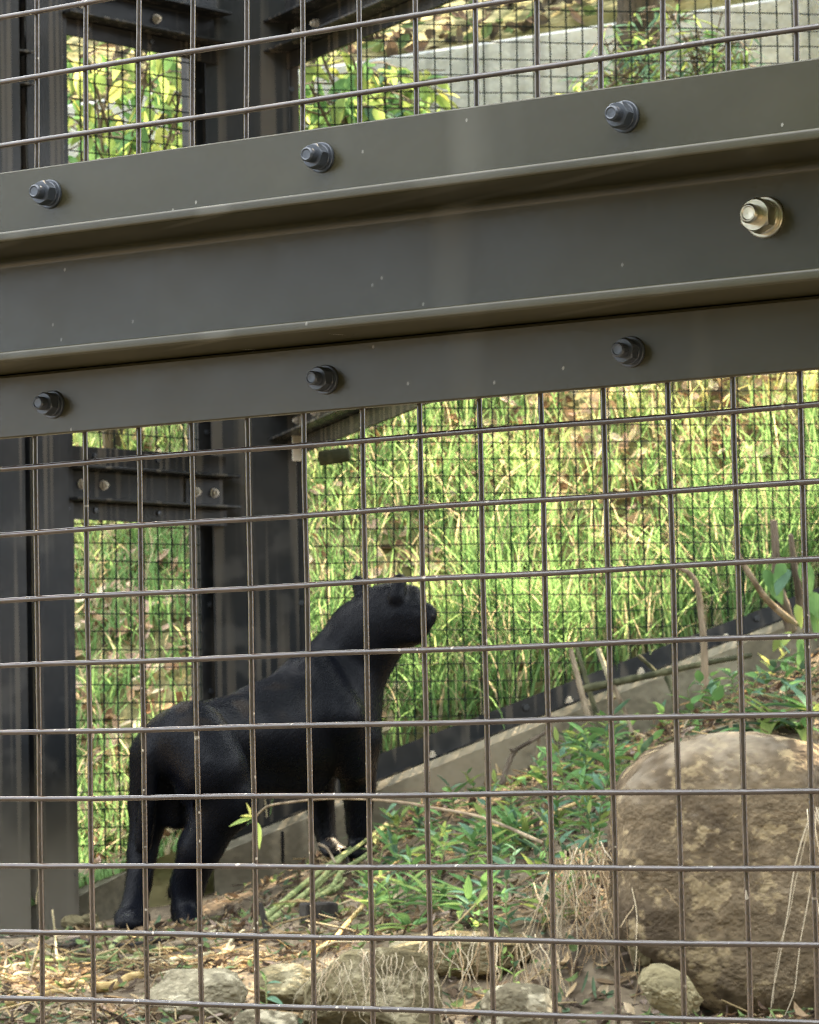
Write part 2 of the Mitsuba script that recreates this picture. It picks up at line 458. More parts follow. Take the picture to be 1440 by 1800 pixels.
setting('upper_bank', 'leaf strewn bank above the concrete wall', mikit.ply(grid_sheet(np.concatenate([np.linspace(-30, -5, 8), np.arange(-4.5, 5, 0.25), np.linspace(5.5, 30, 8)]), np.concatenate([[WALL_Y + 0.03], np.linspace(WALL_Y + 0.04, WALL_Y + 3, 30), np.linspace(WALL_Y + 3.4, WALL_Y + 30, 30)]), bank_z), 'm_bank_soil', smooth=True))


def wall_mesh():
    out = []
    x0, x1 = -14.0, 14.0
    n = 60
    xx = np.linspace(x0, x1, n)
    top = 1.6 + 2.80 + 0.13 * np.clip(xx, -2.5, 2.0)
    prof = []
    for x, t in zip(xx, top):
        prof.append([(x, WALL_Y, 2.6), (x, WALL_Y, t - 0.012), (x, WALL_Y + 0.012, t), (x, WALL_Y + 0.05, t), (x, WALL_Y + 0.05, 2.6)])
    v = np.array(prof).reshape(-1, 3)
    i, k = np.meshgrid(np.arange(n - 1), np.arange(4), indexing='ij')
    q = np.stack([i * 5 + k, (i + 1) * 5 + k, (i + 1) * 5 + k + 1, i * 5 + k + 1], -1).reshape(-1, 4)
    return v, np.vstack([q[:, [0, 1, 2]], q[:, [0, 2, 3]]])


t = thing('retaining_wall', 'pale grey concrete retaining wall above the grassy bank', 'wall')
put('wall_body', mikit.ply(wall_mesh(), 'm_wall_concrete', smooth=30), t)

# ------------------------------------------------------------------ steel beams (H section, an angle above and below, bolts)
PSI, DIST = 0.5873, 2.4271
FU, FN = V(math.cos(PSI), -math.sin(PSI), 0), V(-math.sin(PSI), -math.cos(PSI), 0)
FO = EYE + V(0, DIST, 0)
UP = V(0, 0, 1)


def h_outline(hw, h, tw, tf, fil):
    """Half width, height, web and flange thickness, fillet; drawn in (n, z), z from 0 to h."""
    def arc(cx, cz, a0, a1):
        return [(cx + fil * math.cos(a), cz + fil * math.sin(a)) for a in np.linspace(a0, a1, 6)]
    w, P, b = tw / 2, math.pi, 0.0021

    def corner(cx, cz, a0):
        return [(cx + b * math.cos(a), cz + b * math.sin(a)) for a in np.linspace(a0, a0 + P / 2, 4)]
    pts = corner(hw - b, b, -P / 2) + corner(hw - b, tf - b, 0)
    pts += arc(w + fil, tf + fil, -P / 2, -P)
    pts += arc(w + fil, h - tf - fil, P, P / 2)
    pts += corner(hw - b, h - tf + b, -P / 2) + corner(hw - b, h - b, 0)
    pts += corner(-hw + b, h - b, P / 2) + corner(-hw + b, h - tf + b, P)
    pts += arc(-w - fil, h - tf - fil, P / 2, 0)
    pts += arc(-w - fil, tf + fil, 0, -P / 2)
    pts += corner(-hw + b, tf - b, P / 2) + corner(-hw + b, b, P)
    return pts


def rounded_edge_outline(hw, h, tw, tf, fil):
    return h_outline(hw, h, tw, tf, fil)


def hexagon(r, n=6, a0=0.0):
    return [(r * math.cos(a0 + k * 2 * math.pi / n), r * math.sin(a0 + k * 2 * math.pi / n)) for k in range(n)]


def lathe(profile, O, X, Y, Z, n=24):
    """Profile (r, z) turned about Z at O."""
    ang = np.arange(n) / n * 2 * np.pi
    v = np.vstack([O + z * Z + r * (np.cos(ang)[:, None] * X + np.sin(ang)[:, None] * Y) for r, z in profile])
    m = len(profile)
    i, k = np.meshgrid(np.arange(m - 1), np.arange(n), indexing='ij')
    q = np.stack([i * n + k, i * n + (k + 1) % n, (i + 1) * n + (k + 1) % n, (i + 1) * n + k], -1).reshape(-1, 4)
    f = np.vstack([q[:, [0, 1, 2]], q[:, [0, 2, 3]]])
    if np.dot(np.cross(X, Y), Z) < 0:
        f = f[:, ::-1]
    return v, f


def hex_nut(O, X, Y, Z, r, h, a0):
    """A hexagon nut with chamfered corners: the intersection of a prism and a turned body."""
    import manifold3d as m3
    prism = m3.Manifold.extrude(m3.CrossSection([hexagon(r, 6, a0)]), h)
    body = m3.Manifold.revolve(m3.CrossSection([[(0, 0), (r * 1.0, 0), (r * 1.0, h * 0.84), (r * 0.86, h), (0, h)]]), 48)
    m = (prism ^ body).to_mesh()
    v = m.vert_properties[:, :3].astype(float)
    f = np.asarray(m.tri_verts)
    v = O + v[:, :1] * X + v[:, 1:2] * Y + v[:, 2:] * Z
    if np.dot(np.cross(X, Y), Z) < 0:
        f = f[:, ::-1]
    return v, f


def bolt(parent, O, X, Y, Z, s, mname, turn, washers=1, label=None, stick=1.0):
    """Washer(s), nut and thread end standing out of a plate along Z; s = thread radius."""
    z = 0.0
    prof = []
    for k in range(washers):
        rw = s * (2.1 - 0.35 * k)
        prof += [(s * 0.5, z), (rw, z), (rw, z + s * 0.34), (rw - s * 0.12, z + s * 0.42), (s * 0.5, z + s * 0.42)]
        z += s * 0.42
    key = put('bolt', mikit.ply(lathe(prof, O, X, Y, Z, 36), mname, smooth=25), parent, label)
    put('nut', mikit.ply(hex_nut(O + Z * (z + 0.0002), X, Y, Z, s * 1.78, s * 1.55, turn), mname, smooth=20), key)
    z += s * 1.55
    hgt = s * 1.15 * stick
    put('thread_end', mikit.ply(lathe([(s, z - s), (s, z + hgt - s * 0.22), (s * 0.80, z + hgt), (s * 0.74, z + hgt), (s * 0.6, z + hgt - s * 0.10), (0.0001, z + hgt - s * 0.12)], O, X, Y, Z, 28), mname, smooth=30), key)
    return key


def beam_assembly(key, O, X, N, x0, x1, mname, detail=True):
    """O at the web's underside level (z of the lower flange), X along, N out of the face towards the viewer."""
    prof = h_outline(0.075, 0.0965, 0.006, 0.0078, 0.007)
    put('beam_section', mikit.ply(extrude(prof, O, N, UP, X, x0, x1), mname, smooth=40), key)
    for s, nm in ((1, 'upper'), (-1, 'lower')):
        zb = 0.0965 + 0.0007 if s > 0 else -0.0012
        a, b = (zb, zb + 0.057) if s > 0 else (zb - 0.0475, zb)
        leg = [(-0.045, a), (0.012, a), (0.012, b - 0.001), (0.011, b), (0.006, b), (0.006, a + 0.012), (0.000, a + 0.006), (-0.045, a + 0.006)]
        if s < 0:
            leg = [(-0.045, b - 0.006), (0.000, b - 0.006), (0.006, b - 0.012), (0.006, a), (0.011, a), (0.012, a + 0.001), (0.012, b - 0.002), (0.0105, b), (-0.045, b)]
        put('clamp_angle', mikit.ply(extrude(leg, O, N, UP, X, x0, x1), mname, smooth=30), key)
        bar = [(-0.0085, a + 0.008), (-0.0035, a + 0.008), (-0.0035, b - 0.004), (-0.0085, b - 0.004)] if s > 0 else [(-0.0085, a + 0.004), (-0.0035, a + 0.004), (-0.0035, b - 0.008), (-0.0085, b - 0.008)]
        put('backing_bar', mikit.ply(extrude(bar, O, N, UP, X, x0 + 0.004, x1 - 0.004), mname, smooth=30), key)


front = thing('front_beam', 'brown grey steel beam crossing the whole front between the two wire panels', 'beam')
FB = FO + UP * 0.2825
beam_assembly(front, FB, FU, FN, -1.7, 1.75, 'm_paint')
for k in range(-5, 7):
    uu = -0.3107 + 0.25 * (k + 0)
    for zz, dz in ((0.415, 0), (0.2558, 1)):
        if -1.6 < uu < 1.7:
            bolt(front, FO + FU * uu + UP * zz + FN * 0.0121, FU, UP, FN, 0.0052 if not dz else 0.0050, 'm_dark_bolt', (uu * 37.3 + zz * 11) % 1.05, 2,
                 stick=1.25)
bolt(front, FO + FU * 0.2884 + UP * 0.3377 + FN * 0.0031, FU, UP, FN, 0.0066, 'm_zinc', 0.42, 2, label='large silvery zinc bolt on the beam web', stick=1.2)
bolt(front, FO + FU * -1.15 + UP * 0.3377 + FN * 0.0031, FU, UP, FN, 0.0066, 'm_zinc', 0.3, 2, stick=1.2)

# ------------------------------------------------------------------ front wire panels
def wire_panel(label, rows, zt, zb, lean, u0, v0):
    key = thing('wire_panel', label, 'wire fence')
    w = UP * math.cos(lean) - FN * math.sin(lean)
    base = FO + UP * v0[0]
    r = 0.00205
    for c in range(-24, 30):
        u = u0 + 0.05 * c + rng.normal(0, 0.0006)
        tilt = rng.normal(0, 0.0012)
        k = np.linspace(zb, zt, 15)
        pts = [base + FU * (u + tilt * (z - (zb + zt) / 2) + 0.0004 * math.sin(z * 31 + c)) + w * z for z in k]
        put('vertical_wire', mikit.ply(tube(pts, r, 10, jitter=0.06), 'm_wire', smooth=True), key)
    us = np.linspace(u0 - 1.215, u0 + 1.465, 60)
    for q in rows:
        z = v0[1] - 0.05 * q + rng.normal(0, 0.0003)
        pts = [base + FU * u + w * (z + 0.0004 * math.sin(u * 23 + q)) + FN * (2 * r - 0.0006) for u in us]
        put('horizontal_wire', mikit.ply(tube(pts, r, 10, jitter=0.06), 'm_wire', smooth=True), key)


wire_panel('brown wire panel below the front beam', range(0, 22), 0.27, -0.9, 0.0, -0.34, (0.0, 0.2113))
wire_panel('brown wire panel above the front beam', range(-12, 4), 0.95, 0.187, 0.0288, -0.3408, (0.2113, 0.3496))

# ------------------------------------------------------------------ posts, beams, fine mesh and kerb at the back of the enclosure
LP, LN = unit(V(0.735, 0.678, 0)), unit(V(0.678, -0.735, 0))      # the left bay runs back to the right
RP, RN = unit(V(1, 0.18, 0)), unit(V(0.18, -1, 0))                # the right bay is nearly square to the view
CORNER = spot(445, 900, 10.06) * V(1, 1, 0)
PLEFT = spot(353, 900, 10.0) * V(1, 1, 0)


def post(label, c, size, z0, z1, angles, PX_=LP, PN_=LN):
    key = thing('steel_post', label, 'post')
    h = size / 2
    prof = [(a, b - h) for a, b in h_outline(h, size, size * 0.05, size * 0.07, size * 0.06)]      # the flanges are square to PN_
    put('post_section', mikit.ply(extrude(prof, c, PX_, PN_, UP, z0, z1), 'm_column_paint', smooth=40), key)
    for o, X, N, w in angles:
        leg = [(0, 0), (w, 0), (w, 0.006), (0.006, 0.006), (0.006, 0.05), (0, 0.05)]
        put('mesh_angle', mikit.ply(extrude([(a, -b) for a, b in leg][::-1], o, X, N, UP, z0 + 0.02, z1), 'm_column_paint', smooth=30), key)
        for zz in np.arange(z0 + 0.35, z1, 0.25):
            put('bolt', mikit.ply(lathe([(0.008, 0), (0.008, 0.006), (0.0001, 0.0065)], o + X * (w * 0.5) + UP * zz + N * 0.0002, X, UP, N, 6), 'm_dark_bolt', smooth=20), key)
    return key


post('big dark steel corner post behind the panther', CORNER + V(-0.004, 0.06, 0), 0.246, 1.15, 6.2,
     [(PLEFT - LP * 0.005, LP, LN, 0.060), (spot(514, 900, 10.02) * V(1, 1, 0), RP, RN, 0.042)], unit(V(1, 0.10, 0)), unit(V(0.10, -1, 0)))
P1 = spot(66, 900, 9.46) * V(1, 1, 0)
post('dusty steel post at the left beside the panther', P1, 0.125, 0.9, 6.2, [(spot(106, 900, 9.46) * V(1, 1, 0), LP, LN, 0.045)])
post('second steel post at the left edge, beyond the gap', spot(-12, 900, 9.3) * V(1, 1, 0), 0.125, 0.9, 6.2, [])


def back_beam(label, p, q, N, zlow, bolts=(), small=True):
    """A beam like the front one from p to q (on the ground plan); zlow = top of the eye line to its lower flange."""
    key = thing('steel_beam', label, 'beam')
    X = unit(q - p)
    L = float(np.linalg.norm(q - p))
    O = p + UP * (1.6 + zlow)
    beam_assembly(key, O, X, N, 0.0, L, 'm_column_paint')
    for s in bolts:
        sx = s if s >= 0 else L + s
        bolt(key, O + X * sx + UP * 0.05 + N * 0.0032, X, UP, N, 0.0068, 'm_galvanised', 0.3, 1)
    for sx in np.arange(0.12, L - 0.05, 0.25) if small else ():
        for zz in (0.13, -0.022):
            put('small_bolt', mikit.ply(lathe([(0.008, 0), (0.008, 0.006), (0.0001, 0.0065)], O + X * sx + UP * zz + N * 0.0122, X, UP, N, 6), 'm_dark_bolt', smooth=20), key)
    return key, O, X, L


bl = spot(108, 900, 9.50) * V(1, 1, 0)
br = spot(395, 900, 10.0) * V(1, 1, 0)
kb, O, X, L = back_beam('bolted steel cross beam between the two dark posts, behind the panther', bl, br, LN, 0.672, (0.075, 0.16))
put('end_plate', mikit.ply(frame_box(O, X, UP, LN, L - 0.17, L - 0.015, 0.012, 0.086, 0.0034, 0.0105), 'm_column_paint', smooth=30), kb)
for sx in (L - 0.13, L - 0.055):
    bolt(kb, O + X * sx + UP * 0.046 + LN * 0.0108, X, UP, LN, 0.0068, 'm_galvanised', 0.3, 1)
back_beam('upper cross beam between the dark posts above the leafy vine', bl, br, LN, 2.02, (0.1, 0.4))
back_beam('cross beam at the top left corner beyond the dusty post', bl - LP * 1.6, bl - LP * 0.13, LN, 1.80, (-0.11, -0.03))
back_beam('thin cross beam at the left edge beyond the dusty post', bl - LP * 1.6, bl - LP * 0.13, LN, 2.05, ())
c0 = CORNER + V(0.12, -0.02, 0)
d_up = unit(V(0.354, -0.68, 0))
back_beam('upper beam reaching forward from the corner post', c0, c0 + d_up * 3.6, V(d_up[1], -d_up[0], 0), 2.005, (0.1, 0.22), False)
d_lo = unit(V(0.37, -1.47, 0))
kl, O2, X2, L2 = back_beam('lower beam reaching forward from the corner post towards the front beam', c0, c0 + d_lo * 4.2, V(d_lo[1], -d_lo[0], 0), 0.87, (0.12, 0.36), False)
back_beam('beam across the right bay behind the front beam', CORNER + RP * 0.16 + V(0, 0.07, 0), CORNER + RP * 4.2 + V(0, 0.07, 0), RN, 1.35, ())
# a galvanised bracket and a pipe stub on the corner post
put('bracket', mikit.ply(frame_box(spot(521, 783, 9.86), RP, UP, RN, -0.012, 0.022, -0.045, 0.05, -0.004, 0.004), 'm_galvanised', smooth=30), kl)
pp = spot(562, 806, 9.9)
put('pipe_stub', mikit.ply(tube([pp, pp + V(0.05, -0.004, 0.006), pp + V(0.085, -0.006, 0.01)], [0.022, 0.022, 0.021], 14), CANE_DARK, smooth=40), kl)


def fine_mesh(name, label, P0, X, N, s0, s1, zlo, zhi, zphase, sphase):
    """Welded wire mesh of 5 cm cells in the plane through P0; zlo is a function of s."""
    parts = []
    nn = int((s1 - s0) / 0.05)
    for k in range(nn + 1):
        s = sphase + 0.05 * (k + math.ceil((s0 - sphase) / 0.05))
        if s > s1:
            break
        z = np.linspace(zlo(s), zhi, 12)
        ph = rng.uniform(0, 6)
        pts = [P0 + X * (s + 0.0016 * math.sin(zz * 5 + ph)) + UP * (1.6 + zz) + N * 0.0015 * math.sin(zz * 3 + s) for zz in z]
        parts.append(tube(pts, 0.0025, 6, cap=False))
    zz = zphase + 0.05 * math.ceil((min(zlo(s0), zlo(s1)) - zphase) / 0.05)
    while zz < zhi:
        ss = np.array([s for s in np.linspace(s0, s1, 60) if zlo(s) <= zz])
        if len(ss) > 1:
            ph = rng.uniform(0, 6)
            pts = [P0 + X * s + UP * (1.6 + zz + 0.0016 * math.sin(s * 7 + ph)) - N * (0.0036 - 0.0015 * math.sin(zz * 3 + s)) for s in ss]
            parts.append(tube(pts, 0.0019, 6, cap=False))
        zz += 0.05
    key = thing(name, label, 'wire fence')
    put('wire_grid', mikit.ply(join(parts), 'm_fine_wire', smooth=True), key)
    labels[key + '__wire_grid'] = {'label': 'grid of thin dark wires', 'kind': 'stuff'}


def rail_top(x):
    return -0.005 + 0.355 * x


RB = V(-0.30, 10.11 - 0.054, 0)
sR = (spot(685.6, 600, 10.10)[0] - RB[0]) / RP[0]
zlow_R = spot(745, 1108.3, 10.12)[2] - 1.6
zup_R = spot(745, 101.1, 10.12)[2] - 1.6
fine_mesh('mesh_fence', 'fine dark mesh in front of the grassy bank, right of the corner post', RB, RP, RN, 0.02, 3.4, lambda s: rail_top(RB[0] + s * RP[0]) - 0.02, 1.42, zlow_R, sR)
fine_mesh('mesh_fence', 'fine dark mesh above, in front of the pale concrete wall', RB, RP, RN, 0.02, 3.4, lambda s: 1.42, 4.4, zup_R, sR)
fine_mesh('mesh_fence', 'fine dark mesh between the two dark posts below the cross beam', PLEFT, LP, LN, -0.52, 0.02, lambda s: -0.36 + 0.3 * (s + 0.4), 0.66, 0.02, -0.012)
fine_mesh('mesh_fence', 'fine dark mesh between the two dark posts in front of the leafy vine', PLEFT, LP, LN, -0.52, 0.02, lambda s: 0.80, 2.05, 0.83, -0.012)
fine_mesh('mesh_fence', 'fine dark mesh at the top left edge beyond the dusty post', PLEFT, LP, LN, -2.2, -0.72, lambda s: -0.3, 3.6, 0.81, -0.02)


def along(x0, x1, n, yoff, zfun, section):
    """A body along the right bay: section(x) gives (y offset, z) points from the fence line."""
    xx = np.linspace(x0, x1, n)
    prof = np.array([[(x, 10.11 + 0.18 * x + dy, 1.6 + z) for dy, z in section(x)] for x in xx])
    m = prof.shape[1]
    v = prof.reshape(-1, 3)
    i, k = np.meshgrid(np.arange(n - 1), np.arange(m), indexing='ij')
    q = np.stack([i * m + k, (i + 1) * m + k, (i + 1) * m + (k + 1) % m, i * m + (k + 1) % m], -1).reshape(-1, 4)
    f = np.vstack([q[:, [0, 1, 2]], q[:, [0, 2, 3]]])
    a = np.arange(1, m - 1)
    caps = np.vstack([np.stack([0 * a, a, a + 1], -1), np.stack([0 * a, a + 1, a], -1) + (n - 1) * m])
    return v, np.vstack([f, caps])


def ctop(x):
    return -0.082 + 0.373 * x


kc = thing('concrete_kerb', 'sloping concrete kerb below the right mesh, rising to the right', 'kerb')


def kerb_noise(x, a):
    return 0.006 * (meshkit.fbm(np.array([[x * 9, a, 0.0]]), 3, 2)[0] - 0.5)


put('kerb_body', mikit.ply(along(-0.575, 3.4, 90, 0, None, lambda x: [(-0.135 + kerb_noise(x, 1), -0.75 + 0.2 * x), (-0.135 + kerb_noise(x, 2), ctop(x) - 0.022), (-0.113 + kerb_noise(x, 3), ctop(x)), (0.12, ctop(x)), (0.12, -0.75 + 0.2 * x)]), 'm_concrete', smooth=30), kc)
for px, h in ((447, 0.11), (496, 0.10)):
    xj = spot(px, 1450, 9.9)[0]
    put('joint', mikit.ply(frame_box(V(xj, 10.11 + 0.18 * xj - 0.1365, 1.6), RP, UP, RN, -0.004, 0.004, ctop(xj) - h - 0.02, ctop(xj) - 0.03, -0.001, 0.002), 'm_seam', smooth=30), kc)
kr = thing('steel_rail', 'dark steel rail bolted on the sloping kerb under the mesh', 'rail')
put('rail_plate', mikit.ply(along(-0.56, 3.4, 40, 0, None, lambda x: [(-0.036, ctop(x) + 0.004), (-0.030, rail_top(x)), (-0.024, rail_top(x)), (-0.026, ctop(x) + 0.004)]), 'm_column_paint', smooth=30), kr)
put('rail_foot', mikit.ply(along(-0.56, 3.4, 40, 0, None, lambda x: [(-0.075, ctop(x) + 0.0015), (-0.075, ctop(x) + 0.0075), (-0.03, ctop(x) + 0.0075), (-0.03, ctop(x) + 0.0015)]), 'm_column_paint', smooth=30), kr)
for px, py in ((1002, 1226), (1283, 1116), (760, 1320), (1130, 1177)):
    q = spot(px, py, 10.1)
    x = q[0]
    O = V(x, 10.11 + 0.18 * x - 0.055, 1.6 + ctop(x) + 0.0078)
    bolt(kr, O, V(1, 0, 0), V(0, 1, 0), UP, 0.0062, 'm_galvanised', 0.2, 1)
for px, py in ((925, 1243), (1340, 1083)):
    q = spot(px, py, 10.1)
    put('bolt', mikit.ply(lathe([(0.010, 0), (0.010, 0.007), (0.0001, 0.0075)], V(q[0], 10.11 + 0.18 * q[0] - 0.0338, q[2]), RP, UP, RN, 6), 'm_dark_bolt', smooth=20), kr)
kk = thing('concrete_kerb', 'low concrete kerb between the dusty post and the rear paws', 'kerb')
a0, a1 = spot(100, 1588, 9.48), spot(300, 1492, 9.95)
Xk = unit((a1 - a0) * V(1, 1, 0))
Nk = V(Xk[1], -Xk[0], 0)
Lk = float(np.linalg.norm((a1 - a0)[:2]))
prof = [(0, -0.3), (Lk, -0.3), (Lk, a1[2] - a0[2] - 0.01), (Lk - 0.01, a1[2] - a0[2]), (0.01, 0), (0, -0.01)]
put('kerb_body', mikit.ply(extrude(prof, a0, Xk, UP, Nk, -0.14, 0.02), 'm_concrete', smooth=30), kk)

# ------------------------------------------------------------------ the panther
def surface_nets(F, origin, h):
    s = F < 0
    nx, ny, nz = F.shape
    c = [(0, 0, 0), (1, 0, 0), (0, 1, 0), (1, 1, 0), (0, 0, 1), (1, 0, 1), (0, 1, 1), (1, 1, 1)]
    sub = lambda A, o: A[o[0]:nx - 1 + o[0], o[1]:ny - 1 + o[1], o[2]:nz - 1 + o[2]]
    cnt = sum(sub(s, o).astype(int) for o in c)
    act = (cnt > 0) & (cnt < 8)
    idx = -np.ones(act.shape, int)
    ii = np.argwhere(act)
    idx[act] = np.arange(len(ii))
    acc, num = np.zeros((len(ii), 3)), np.zeros(len(ii))
    for a in range(8):
        for b in range(a + 1, 8):
            if sum(abs(c[a][k] - c[b][k]) for k in range(3)) == 1:
                fa, fb = sub(F, c[a])[act], sub(F, c[b])[act]
                m = (fa < 0) != (fb < 0)
                t = np.where(m, fa / np.where(m, fa - fb, 1), 0)[:, None]
                acc += np.where(m[:, None], np.array(c[a]) * (1 - t) + np.array(c[b]) * t, 0)
                num += m
    v = (ii + acc / num[:, None]) * h + origin
    faces = []
    for ax in range(3):
        u, w = (ax + 1) % 3, (ax + 2) % 3
        lo = [slice(None)] * 3
        hi = [slice(None)] * 3
        lo[ax], hi[ax] = slice(0, -1), slice(1, None)
        e = s[tuple(lo)] != s[tuple(hi)]
        p = np.argwhere(e)
        ok = (p[:, u] > 0) & (p[:, w] > 0) & (p[:, u] < F.shape[u] - 1) & (p[:, w] < F.shape[w] - 1)
        p = p[ok]
        neg = s[tuple(p.T)]
        du, dw = np.eye(3, dtype=int)[u], np.eye(3, dtype=int)[w]
        q = np.stack([idx[tuple((p - du - dw).T)], idx[tuple((p - dw).T)], idx[tuple(p.T)], idx[tuple((p - du).T)]], -1)
        q = np.where(neg[:, None], q, q[:, ::-1])
        faces.append(q)
    q = np.vstack(faces)
    return v, np.vstack([q[:, [0, 1, 2]], q[:, [0, 2, 3]]])


PX = 640.0   # pixels of the photograph per metre at the panther
BONES = []   # (point, radius, point, radius, softness)


def bone(a, ra, b, rb, k=0.018):
    BONES.append((spot(*a), ra / PX, spot(*b), rb / PX, k))


# trunk: rump, loin, ribs, chest (pixel, depth) and radius in pixels
bone((312, 1312, 9.14), 64, (395, 1296, 9.30), 64, 0.03)
bone((395, 1296, 9.30), 64, (470, 1284, 9.42), 82, 0.03)
bone((470, 1284, 9.42), 82, (545, 1256, 9.52), 92, 0.03)
bone((500, 1302, 9.46), 76, (590, 1290, 9.58), 74, 0.03)
bone((545, 1256, 9.52), 92, (598, 1240, 9.60), 72, 0.03)
bone((600, 1235, 9.60), 68, (608, 1305, 9.60), 56, 0.03)
bone((536, 1190, 9.52), 40, (580, 1180, 9.58), 56, 0.03)
bone((425, 1362, 9.36), 40, (545, 1368, 9.52), 34, 0.03)
# shoulder blade, upper arm and haunch standing out on the near side
bone((556, 1186, 9.47), 40, (598, 1262, 9.435), 44, 0.014)
bone((600, 1268, 9.44), 42, (622, 1345, 9.51), 34, 0.014)
bone((338, 1296, 9.10), 62, (374, 1352, 9.06), 58, 0.014)
# neck and throat
bone((585, 1190, 9.58), 66, (640, 1116, 9.58), 62, 0.03)
bone((640, 1116, 9.58), 62, (680, 1082, 9.56), 54, 0.03)
bone((615, 1205, 9.58), 54, (668, 1120, 9.56), 48, 0.03)
# head turned to the right: skull, cheek, muzzle, chin, brow, ears
bone((684, 1080, 9.55), 54, (704, 1082, 9.54), 52)
bone((704, 1060, 9.53), 37, (721, 1050, 9.52), 22)
bone((690, 1104, 9.52), 38, (724, 1108, 9.50), 29)
bone((672, 1112, 9.54), 34, (700, 1112, 9.52), 32)
bone((712, 1082, 9.51), 38, (744, 1085, 9.48), 24, 0.012)
bone((735, 1071, 9.50), 18, (757, 1077, 9.47), 12, 0.010)
bone((722, 1112, 9.50), 24, (744, 1108, 9.47), 12, 0.010)
bone((722, 1115, 9.50), 21, (734, 1119, 9.48), 15, 0.010)
bone((742, 1098, 9.47), 14, (752, 1098, 9.46), 9, 0.010)
bone((640, 1046, 9.60), 19, (629, 1022, 9.61), 12, 0.008)
bone((698, 1050, 9.475), 17, (704, 1018, 9.485), 11, 0.006)
# right hind leg (the nearer one)
bone((362, 1330, 9.10), 62, (402, 1400, 9.08), 46, 0.02)
bone((352, 1380, 9.12), 46, (400, 1425, 9.08), 38, 0.02)
bone((398, 1405, 9.08), 44, (352, 1488, 9.12), 38, 0.016)
bone((352, 1488, 9.12), 38, (331, 1556, 9.17), 28, 0.014)
bone((331, 1552, 9.17), 28, (324, 1602, 9.16), 22, 0.014)
bone((331, 1540, 9.18), 22, (307, 1570, 9.21), 12, 0.014)
bone((324, 1600, 9.16), 22, (330, 1616, 9.12), 19, 0.010)
for dx, dz in ((-13, 0.02), (-2, -0.01), (10, -0.03), (20, -0.01)):
    bone((326 + dx, 1614, 9.14 + dz), 12, (330 + dx, 1624, 9.09 + dz), 10, 0.006)
# left hind leg
bone((285, 1330, 9.20), 56, (264, 1415, 9.24), 36, 0.02)
bone((264, 1415, 9.24), 36, (250, 1500, 9.22), 25, 0.016)
bone((250, 1500, 9.22), 25, (244, 1556, 9.18), 20, 0.014)
bone((244, 1552, 9.18), 20, (234, 1604, 9.10), 23, 0.014)
bone((234, 1604, 9.10), 23, (224, 1613, 9.06), 19, 0.010)
for dx, dz in ((-14, 0.0), (-2, -0.02), (11, -0.02), (24, 0.01)):
    bone((228 + dx, 1613, 9.07 + dz), 13, (226 + dx, 1623, 9.02 + dz), 11, 0.006)
bone((308, 1370, 9.22), 36, (312, 1440, 9.22), 20, 0.02)
# right front leg and shoulder
bone((608, 1210, 9.54), 54, (626, 1300, 9.52), 44, 0.025)
bone((626, 1300, 9.52), 42, (630, 1380, 9.58), 30, 0.018)
bone((630, 1380, 9.58), 30, (631, 1450, 9.60), 22, 0.014)
bone((631, 1450, 9.60), 21, (630, 1490, 9.60), 17, 0.014)
bone((630, 1490, 9.60), 18, (636, 1499, 9.55), 16, 0.010)
for dx in (-12, -2, 9, 18):
    bone((630 + dx, 1495, 9.57), 10, (632 + dx, 1502, 9.53), 8, 0.006)
# left front leg
bone((572, 1290, 9.70), 46, (560, 1370, 9.70), 30, 0.02)
bone((560, 1370, 9.70), 30, (566, 1440, 9.70), 21, 0.014)
bone((566, 1440, 9.70), 21, (577, 1486, 9.68), 17, 0.014)
bone((578, 1486, 9.68), 17, (590, 1497, 9.63), 15, 0.010)
for dx in (-12, -2, 9, 19):
    bone((582 + dx, 1494, 9.65), 10, (588 + dx, 1501, 9.61), 8, 0.006)
# tail hanging behind the hind legs
tail = curve([spot(272, 1284, 9.12), spot(266, 1330, 9.08), spot(262, 1400, 9.10), spot(256, 1450, 9.12), spot(252, 1490, 9.13)], 6)
for a, b in zip(tail[:-1], tail[1:]):
    BONES.append((a, 0.021, b, 0.019, 0.012))


def panther_field(P):
    F = np.full(len(P), 9.0)
    for a, ra, b, rb, k in BONES:
        lo, hi = np.minimum(a, b) - max(ra, rb) - 0.12, np.maximum(a, b) + max(ra, rb) + 0.12
        m = np.all((P > lo) & (P < hi), axis=1)
        q = P[m]
        ab = b - a
        t = np.clip((q - a) @ ab / (ab @ ab), 0, 1)
        d = np.linalg.norm(q - a - t[:, None] * ab, axis=1) - (ra + t * (rb - ra))
        f = F[m]
        h = np.maximum(k - np.abs(f - d), 0) / k
        F[m] = np.minimum(f, d) - h * h * k * 0.25
    return F


_all = np.array([b[0] for b in BONES] + [b[2] for b in BONES])
lo, hi, H = _all.min(0) - 0.18, _all.max(0) + 0.18, 0.0095
dims = np.ceil((hi - lo) / H).astype(int)
G = np.stack(np.meshgrid(*[lo[k] + np.arange(dims[k]) * H for k in range(3)], indexing='ij'), -1)
Fv = panther_field(G.reshape(-1, 3)).reshape(dims)
pv, pf = surface_nets(Fv, lo, H)
pm = trimesh.Trimesh(pv, pf, process=False)
trimesh.smoothing.filter_taubin(pm, lamb=0.5, nu=0.52, iterations=10)
pv = np.asarray(pm.vertices)
pn = np.asarray(pm.vertex_normals)
pv = pv + pn * (0.008 * (meshkit.fbm(pv * 8, 2, 8) - 0.5) + 0.0012 * (meshkit.fbm(pv * 30, 3, 3) - 0.5))[:, None]
if trimesh.Trimesh(pv, pf, process=False).volume < 0:
    pf = pf[:, ::-1]
pan = thing('panther', 'black panther standing with its head turned right, in front of the corner post', 'panther')
put('body', mikit.ply((pv, pf), 'm_fur', smooth=True), pan)
